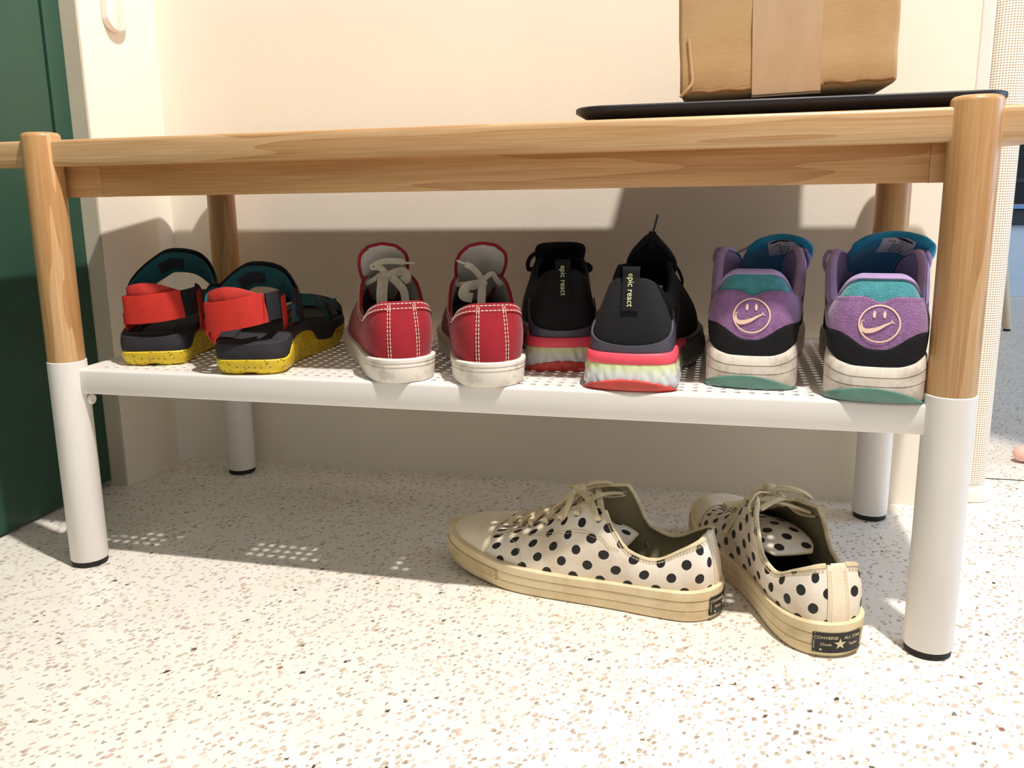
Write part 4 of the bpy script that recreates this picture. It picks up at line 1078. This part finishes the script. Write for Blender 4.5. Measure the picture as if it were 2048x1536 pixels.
    hc = join2(ell_ring(0, 0, R, R, .0012, 60)); s.flat('smile_ring', *hc, 0, v0, 'peach_thread', 1, 0, .0019, .0006, label='stitched circle of a smiling face')
    for ex in (-.0043, .0036):
        V2, F2 = ell(ex, .0070, .00115, .0030, 14); s.flat('smile_eye', V2, F2, 0, v0, 'peach_thread', 1, 0, .0019, .0006, label='stitched oval eye')
    m_ = strip2([(-.0128, .0008), (-.0124, -.0040), (-.0095, -.0064), (-.005, -.0058), (.000, -.0038), (.0045, -.0012), (.0095, .0012)], [.0002, .0024, .0036, .0036, .0026, .0017, .0007])
    s.flat('smile_mouth', *m_, 0, v0, 'peach_thread', 1, 0, .0019, .0006, label='stitched tick-shaped smile')
    d_ = join2(strip2([(-.0136, .0006), (-.0112, .0022)], .0006), strip2([(.0085, .0026), (.0108, -.0002)], .0006))
    s.flat('smile_dimples', *d_, 0, v0, 'peach_thread', 1, 0, .0019, .0006)
    # tongue with a woven size tag
    V, F, pos, m = sheet(tl, .0075, lean=lean)
    tg = mk('tongue', V, F, 'blue_tongue', t, smooth=60, label='thick bright blue tongue')
    ed = tube_edge(pos, m, 10, -.00375, 0); mk('tongue_edge', *ribbon(ed, .0080, .0078, (1, 0, 0), 10, 3), 'blue_tongue', t)
    def on_tongue(nm, V2, F2, ci, ca, mat, off, size=1, rot=0., th=.0003, parent=tg, label=None):
        # V2 in metres; x to the viewer's right, y up the tongue
        c, sn = math.cos(rot), math.sin(rot); out = []
        pts = np.array([[pos(i, 0)[0], pos(i, 0)[2]] for i in range(m)]); d = np.r_[0, np.cumsum(np.linalg.norm(np.diff(pts, axis=0), axis=1))]
        for o in (off, off+th):
            for x, y in V2:
                X, Y = (x*c-y*sn)*size, (x*sn+y*c)*size
                fi = np.interp(d[ci]+Y, d, range(m)); i0 = int(min(fi, m-2)); fr = fi-i0
                wd = pos(i0, 1)[1]-pos(i0, 0)[1]; a = ca-MIR*X/max(wd, .01); a = max(-1, min(1, a))
                p = np.array(pos(i0, a, o))*(1-fr)+np.array(pos(i0+1, a, o))*fr; out.append(tuple(p))
        n = len(V2); return mk(nm, out, [tuple(reversed(f)) for f in F2]+[tuple(i+n for i in f) for f in F2], mat, parent, smooth=0, label=label)
    tw, th_ = .0088, .0088; nx, ny = 8, 8
    G = [((-1+2*i/nx)*tw, (-1+2*j/ny)*th_) for j in range(ny+1) for i in range(nx+1)]; GF = [(j*(nx+1)+i, j*(nx+1)+i+1, (j+1)*(nx+1)+i+1, (j+1)*(nx+1)+i) for j in range(ny) for i in range(nx)]
    ci = int(m*.52); ca = -.12*MIR; rt = math.radians(tagdeg)
    tag_ = on_tongue('size_tag', G, GF, ci, ca, 'tag_white', .0004, 1.6, rt, .0006, label='white size tag with small print')
    A = lambda g, dx, dy, sz: ([(x*sz+dx, y*sz+dy) for x, y in g[0]], g[1])
    sw = strip2([(-.0024, .0016), (-.0023, .0002), (-.0010, -.0002), (.0012, .0004), (.0034, .0012)], [.0002, .0013, .0012, .0008, .0002])
    art = [A(sw, .0008, .0068, 1.0), strip2([(-.0072, .0046), (-.002, .0048), (.0010, .0040), (.0072, .0030)], [.0013, .0013, .0016, .0012]),
           A(text_geo('US 8   UK 7'), -.0004, .0016, .0020), A(text_geo('EUR 41'), .0006, -.0006, .0021), A(text_geo('CM 26'), .0004, -.0028, .0022),
           A(text_geo('| |||| || |||'), .0004, -.0052, .0028), A(text_geo('|| ||| |||'), .0014, -.0078, .0026)]
    tf = join2(*art); on_tongue('tag_print', tf[0], tf[1], ci, ca, 'tag_ink', .0011, 1.6, rt, .0002, parent=tg, label='dark printed tick, bar and figures')
    for k in range(4):
        x0 = .140+.016*k; z0 = .1130-.010*k; w_ = .026-.003*k
        mk('lace', *ribbon([(x0, -w_, z0-.004), (x0+.003, -w_*.5, z0+.002), (x0+.004, 0, z0+.004), (x0+.007, w_*.5, z0+.001), (x0+.012, w_, z0-.006)], .0060, .003, (0, 0, 1), 8, 5), 'lilac_lining', t)
    for sg in (1, -1):
        mk('lace_loop', *ribbon([(.114, sg*.034, .112), (.112, sg*.0405, .116), (.116, sg*.0445, .108), (.124, sg*.0430, .098), (.130, sg*.039, .096)], .0050, .0036, (0, sg, 0), 8, 5), 'lilac_lining', t)
    MIR = 1
g = 'pair of purple and teal suede shoes on the shoe shelf'
tl1 = [(.196, .078, .016, .001), (.170, .096, .026, .004), (.148, .110, .031, .007), (.132, .121, .033, .010), (.123, .1280, .0318, .012), (.1205, .1312, .0300, .011), (.1192, .1330, .0262, .009), (.1186, .1341, .0200, .006), (.1184, .1345, .0110, .002)]
a = thing('suede_shoe', 'purple and teal suede shoe with smiling heel, tongue tilted, beside the black running shoes', 'running shoe', (.6935, .0230, ZS), 0, g); place(a, 90-5)
suede_runner(a, -1, [(x, z-.010, w*.86, k) for x, z, w, k in tl1], .34, 16)
a = thing('suede_shoe', 'purple and teal suede shoe with smiling heel, partly hidden by the right front bench leg', 'running shoe', (.7915, -.0100, ZS), 0, g); place(a, 90-6)
suede_runner(a, 1, [(x, z-.006, w, k) for x, z, w, k in tl1], -.26, -9)

# ------------------------------------------------------------------ strap sandals
def speckle():
    t = NT('yellow_speckled'); v = t.mapping((1, 1, 1))
    vo = t.n('ShaderNodeTexVoronoi'); vo.inputs['Scale'].default_value = 430; t.l(v, vo.inputs['Vector'])
    sep = t.n('ShaderNodeSeparateColor'); t.l(vo.outputs['Color'], sep.inputs[0])
    m = t.math('MULTIPLY', t.math('LESS_THAN', vo.outputs['Distance'], .36), t.math('GREATER_THAN', sep.outputs[0], .74))
    base = t.ramp(t.noise(v, 30, 4), [(.3, (214, 180, 20)), (.7, (232, 204, 44))])
    t.l(t.mix(m, base, lin((44, 38, 20))), t.b.inputs['Base Color']); t.set(Roughness=.55); t.bump(t.noise(v, 160, 3), .3, .0008); MATS['yellow_speckled'] = t.m
speckle()
plain('black_foam', (40, 38, 44), .8, .12, 60, .4, 500, .0008)
def webbing(name, c):
    t = NT(name); v = t.mapping(); wv = t.n('ShaderNodeTexWave'); wv.bands_direction = 'Z'; wv.inputs['Scale'].default_value = 180; t.l(v, wv.inputs['Vector'])
    b = lin(c); t.l(t.ramp(t.noise(v, 70, 3), [(.3, tuple(x*.84 for x in b[:3])+(1,)), (.7, b)]), t.b.inputs['Base Color'])
    t.bump(wv.outputs['Fac'], .35, .0004); t.set(Roughness=.75); MATS[name] = t.m
webbing('red_webbing', (206, 42, 28)); webbing('teal_webbing', (18, 86, 92)); webbing('black_webbing', (26, 26, 36))
plain('yellow_cord', (204, 168, 40), .6)
plain('red_pad', (196, 50, 42), .8, .06, 80, .4)
def sandal(t, mir, tilt, zl, hs_y, as_y):
    global MIR; MIR = mir
    L = .268; med, lat = outline(L, .0345, 1.14, square=True)
    T = [(0, .01, 0, .04, 0, 0, 0, 0, 0), (1, .2, 0, .04, 0, 0, 0, 0, 0)]
    zb = periodic([(0, .0016), (.015, .0014), (.035, 0), (.55, 0), (.8, .005), (1, .018)])
    zy = periodic([(0, .0165), (.115, .0160), (.14, .0180), (.185, .0300), (.30, .0330), (.38, .0300), (.42, .0180), (.52, .0150), (.57, .0230), (.78, .0240), (1, .0300)])
    zf = periodic([(0, .0340), (.10, .0345), (.20, .0400), (.34, .0430), (.5, .0360), (.75, .0330), (1, .044)])
    s = Shoe(t, med, lat, T, zf=[(0, .03), (1, .03)])
    s.band('outsole', zb, zy, [(0, -.0070), (.08, -.0035), (.25, -.0010), (.55, .0012), (.92, .0020), (1, .0008)], 'yellow_speckled', 240, label='yellow rubber outsole with black specks')
    s.band('footbed', plus(lambda k: zy(k)[:, 0], -.0004), zf, [(0, .0006), (.1, .0016), (.5, .0020), (.85, .0008), (1, -.0028)], 'black_foam', 240, -.018, 'black moulded foam footbed')
    s.plate('sole_base', plus(lambda k: zb(k)[:, 0], .0050), .006, .0040, 'black_foam')
    s.plate('footbed_top', plus(lambda k: zf(k)[:, 0], -.0030), .0045, .008, 'black_foam')
    def rb(nm, pts, w, th, up, mat, label=None, parent=t, n=10):
        pts = [(x, (y*(.98 if nm in ('ankle_strap', 'strap_binding', 'label_patch', 'cord_loop') else .88)+(as_y if nm in ('ankle_strap', 'strap_binding', 'label_patch', 'cord_loop') else hs_y if nm in ('heel_strap', 'strap_end', 'heel_pad', 'side_webbing') else .002) if x < .10 else y*.96), z) for x, y, z in pts]
        return mk(nm, *ribbon(pts, w, th, up, n, 8, square=True), mat, parent, label=label)
    k = tilt
    hs = rb('heel_strap', [(.050, .0400, .0565-k*.6), (.024, .0395, .0580-k*.7), (.004, .0345, .0595-k*.6), (-.0035, .017, .0605-k*.3), (-.0055, 0, .0620), (-.0040, -.017, .0640+k*.3), (.003, -.0345, .0665+k*.6)], .0300, .0026,
           [(0, 1, 0), (-.3, 1, 0), (-.8, .5, 0), (-1, .1, 0), (-1, 0, 0), (-1, -.2, 0), (-.75, -.7, 0)], 'red_webbing', 'broad red heel strap')
    rb('strap_end', [(.0030, -.0350, .0665+k*.6), (.010, -.0395, .0670+k*.6), (.022, -.0410, .067+k*.5), (.040, -.0405, .066)], .0285, .0028, [(-.75, -.7, 0), (-.4, -.9, 0), (0, -1, 0), (0, -1, 0)], 'black_webbing', 'black end of the heel strap')
    mb = MB()
    for i in range(10):
        z = .0560+k*.5+.0026*i; mb.add(*ribbon([(-.0003, -.0300+hs_y, z), (-.0003, -.0300+hs_y, z+.0014)], .0010, .0010, (-1, 0, 0), 5, 1))
    mb.build('stitching', 'red_pad', t, stuff=True)
    rb('heel_pad', [(.030, .034, .068-k), (.010, .0300, .0745-k*.5), (.0020, .014, .0790), (.0010, 0, .0790), (.0030, -.014, .0755), (.010, -.028, .070)], .018, .0055, [(0, 1, 0), (-.6, .8, 0), (-1, 0, .1), (-1, 0, .1), (-1, -.2, 0), (-.6, -.8, 0)], 'red_pad', 'padded red inner edge')
    # webbing that drops to the footbed on both sides
    rb('side_webbing', [(.012, .0400, .0500), (.020, .0405, .0430), (.030, .0375, .0350), (.034, .0330, .0290)], .0150, .0024, [(-.4, .9, 0), (-.2, 1, 0), (0, 1, .3), (0, 1, .5)], 'red_webbing')
    rb('side_webbing', [(.036, -.0425, .0760), (.038, -.0430, .0600), (.042, -.0420, .0450), (.046, -.0385, .0330)], .0130, .0024, [(0, -1, 0), (0, -1, 0), (0, -1, .2), (0, -1, .4)], 'red_webbing')
    rb('side_webbing', [(.050, -.0400, .0340), (.062, -.0430, .0400), (.070, -.0445, .0480), (.066, -.0450, .0540), (.056, -.0445, .0520)], .0100, .0024, [(0, -1, 0)]*5, 'red_webbing')
    rb('buckle_strap', [(.052, -.0425, .074), (.064, -.0430, .068), (.074, -.0430, .054), (.078, -.0410, .040)], .0170, .0026, [(0, -1, 0)]*4, 'black_webbing')
    # ankle strap: tall arch leaning forward, seen from its inner side
    H = zl
    pa = [(.040, .0420, .0520), (.046, .0425, .0700), (.058, .0340, H-.0200), (.070, .0180, H-.0065), (.076, .004, H), (.076, -.022, H-.0040), (.070, -.0390, H-.0200), (.064, -.0430, .0640), (.062, -.0430, .0450)]
    ua = [(-.1, 1, 0), (.0, 1, .1), (.45, .75, .30), (.80, .35, .38), (.9, 0, .40), (.80, -.35, .38), (.45, -.80, .25), (.1, -1, 0), (0, -1, 0)]
    an = rb('ankle_strap', pa, .0250, .0034, ua, 'teal_webbing', 'tall teal ankle strap')
    off = lambda P, U, d: [tuple(np.array(p)+np.array(u)/np.linalg.norm(u)*d) for p, u in zip(P, U)]
    rb('strap_binding', [(p[0]+.004, p[1], p[2]+.0050) for p in off(pa, ua, .0022)], .0210, .0022, ua, 'black_webbing', 'black outer layer of the ankle strap')
    pc = off(pa, ua, -.0021); rb('label_patch', pc[2:6] if False else [pc[3], tuple((np.array(pc[3])+pc[4])/2), pc[4], tuple((np.array(pc[4])*1.2+pc[5])/2.2)], .0125, .0012, [ua[3], ua[3], ua[4], ua[4]], 'black_webbing', 'black woven patch inside the ankle strap')
    mk('strap_tab', *rbox(.072, .084, -.036+as_y, -.026+as_y, H-.012, H-.005, .002), 'black_webbing', t)
    rb('cord_loop', [(.082, -.0340, H-.008), (.084, -.0380, H-.010), (.087, -.0410, H-.020), (.088, -.0410, H-.030)], .0026, .0026, (0, -1, 0), 'yellow_cord', 'yellow cord loop')
    # forefoot straps
    pf = [(.105, .0440, .034), (.118, .0430, .044), (.132, .030, .055), (.140, .006, .060), (.146, -.020, .060), (.150, -.0420, .055), (.152, -.0490, .036)]
    uf = [(0, 1, 0), (.1, 1, .3), (.2, .5, .8), (.3, 0, 1), (.2, -.5, .8), (.1, -1, .3), (0, -1, 0)]
    rb('instep_strap', pf, .0290, .0034, uf, 'teal_webbing', 'teal instep strap'); rb('instep_band', off(pf, uf, .0026), .0170, .0022, uf, 'black_webbing')
    pt = [(.185, .0430, .034), (.190, .0400, .042), (.196, .024, .050), (.200, .000, .054), (.200, -.026, .052), (.196, -.0460, .046), (.192, -.0500, .036)]
    rb('toe_strap', pt, .0300, .0032, uf, 'teal_webbing', 'teal toe strap'); rb('toe_band', off(pt, uf, .0024), .0140, .0020, uf, 'black_webbing')
    rb('side_tape', [(.078, -.0430, .066), (.105, -.0445, .062), (.130, -.0450, .054), (.155, -.0470, .050), (.185, -.0490, .048)], .0130, .0024, (0, -1, .2), 'teal_webbing')
    MIR = 1
g = 'pair of strap sandals on the shoe shelf'
a = thing('strap_sandal', 'red and teal strap sandal with yellow sole at the left end of the shelf', 'sandal', (.0880, .0220, ZS), 0, g); place(a, 90+16)
sandal(a, 1, -.001, .1035, -.006, -.010)
a = thing('strap_sandal', 'red and teal strap sandal with yellow sole beside the red sneaker', 'sandal', (.2150, -.0030, ZS), 0, g); place(a, 90+11)
sandal(a, 1, .0022, .0915, .0085, .0085)

# ------------------------------------------------------------------ bare foot at the right edge
def skin_mat():
    t = NT('skin'); v = t.mapping(); t.l(t.ramp(t.noise(v, 45, 4), [(.3, (232, 176, 162)), (.7, (246, 200, 186))]), t.b.inputs['Base Color'])
    t.b.inputs['Subsurface Weight'].default_value = .15; t.b.inputs['Subsurface Radius'].default_value = (.01, .004, .002); t.set(Roughness=.5)
    t.bump(t.noise(v, 400, 3), .15, .0004); MATS['skin'] = t.m
skin_mat(); plain('toenail', (240, 190, 176), .3)
p = thing('person', 'bare foot and lower leg of a person standing at the right edge beyond the column', 'person', (1.297, .634, 0), math.atan2(-.05, -1)); p.scale = (1.08, 1.08, 1.08)
def leg():
    J = [((-.045, 0, .030), .0265, (.02, .004, .040), .030), ((.02, .004, .040), .030, (.10, .014, .026), .0235), ((-.045, 0, .026), .024, (.03, -.016, .022), .0205),
         ((.03, -.016, .022), .0205, (.10, -.018, .018), .0175), ((.10, .014, .024), .0235, (.10, -.018, .018), .0175), ((0, 0, .085), .032, (.05, .004, .058), .0285),
         ((.05, .004, .058), .0285, (.115, .010, .026), .019), ((-.045, 0, .030), .0265, (0, 0, .085), .031), ((0, 0, .085), .032, (-.006, 0, .16), .036),
         ((-.006, 0, .16), .036, (-.020, 0, .28), .052), ((-.020, 0, .28), .052, (-.006, 0, .42), .056), ((-.006, 0, .42), .056, (0, 0, .50), .058)]
    for ch in ([(.10, .018, .021, .020), (.148, .030, .0150, .0135), (.178, .0315, .0145, .0140), (.192, .0310, .0125, .0115)], [(.10, .006, .020, .017), (.150, .0105, .0130, .0095), (.172, .0105, .0110, .0088), (.180, .010, .0085, .0076)],
               [(.10, -.004, .019, .016), (.142, -.0075, .0125, .0092), (.162, -.0085, .0100, .0084), (.170, -.009, .0080, .0072)], [(.10, -.014, .018, .016), (.132, -.0245, .0120, .0088), (.150, -.0265, .0095, .0080), (.157, -.027, .0076, .0068)],
               [(.09, -.024, .018, .015), (.116, -.0395, .0115, .0086), (.133, -.0425, .0092, .0078), (.139, -.043, .0074, .0066)]):
        for p0, p1 in zip(ch, ch[1:]): J.append((p0[:3], p0[3], p1[:3], p1[3]))
    mb = MB(); nu, nv = 14, 8
    for a, ra, b, rb_ in J:
        a, b = np.array(a), np.array(b); d = (b-a)/np.linalg.norm(b-a); u = np.cross(d, [0, 0, 1]); u = u/np.linalg.norm(u) if np.linalg.norm(u) > .1 else np.array([1., 0, 0]); w = np.cross(d, u)
        rows = [(a, ra, -math.pi/2+math.pi/2*k/4) for k in range(1, 5)]+[(b, rb_, math.pi/2*k/4) for k in range(0, 4)]
        V = [tuple(a-d*ra)]+[tuple(c+d*r*math.sin(t_)+(u*math.cos(q)+w*math.sin(q))*r*math.cos(t_)) for c, r, t_ in rows for q in (2*math.pi*i/nu for i in range(nu))]+[tuple(b+d*rb_)]
        F = [(0, 1+(i+1) % nu, 1+i) for i in range(nu)]+[(1+k*nu+i, 1+k*nu+(i+1) % nu, 1+(k+1)*nu+(i+1) % nu, 1+(k+1)*nu+i) for k in range(7) for i in range(nu)]+[(1+7*nu+i, 1+7*nu+(i+1) % nu, 1+8*nu) for i in range(nu)]
        mb.add(V, F)
    o = mb.build('leg', 'skin', p, smooth=0)
    rm = o.modifiers.new('union', 'REMESH'); rm.mode = 'VOXEL'; rm.voxel_size = .0024; rm.use_smooth_shade = True
    sm = o.modifiers.new('soften', 'SMOOTH'); sm.factor = .5; sm.iterations = 8
    return o
fo = leg()
nl = mk('toenail', *lathe([(.0005, .0012), (.003, .0010), (.0052, .0004), (.0056, -.0004)], 18, (0, 0)), 'toenail', p)
nl.location = (.1860, .0315, .0262); nl.rotation_euler = (0, .42, 0); nl.scale = (1.1, .95, 1)
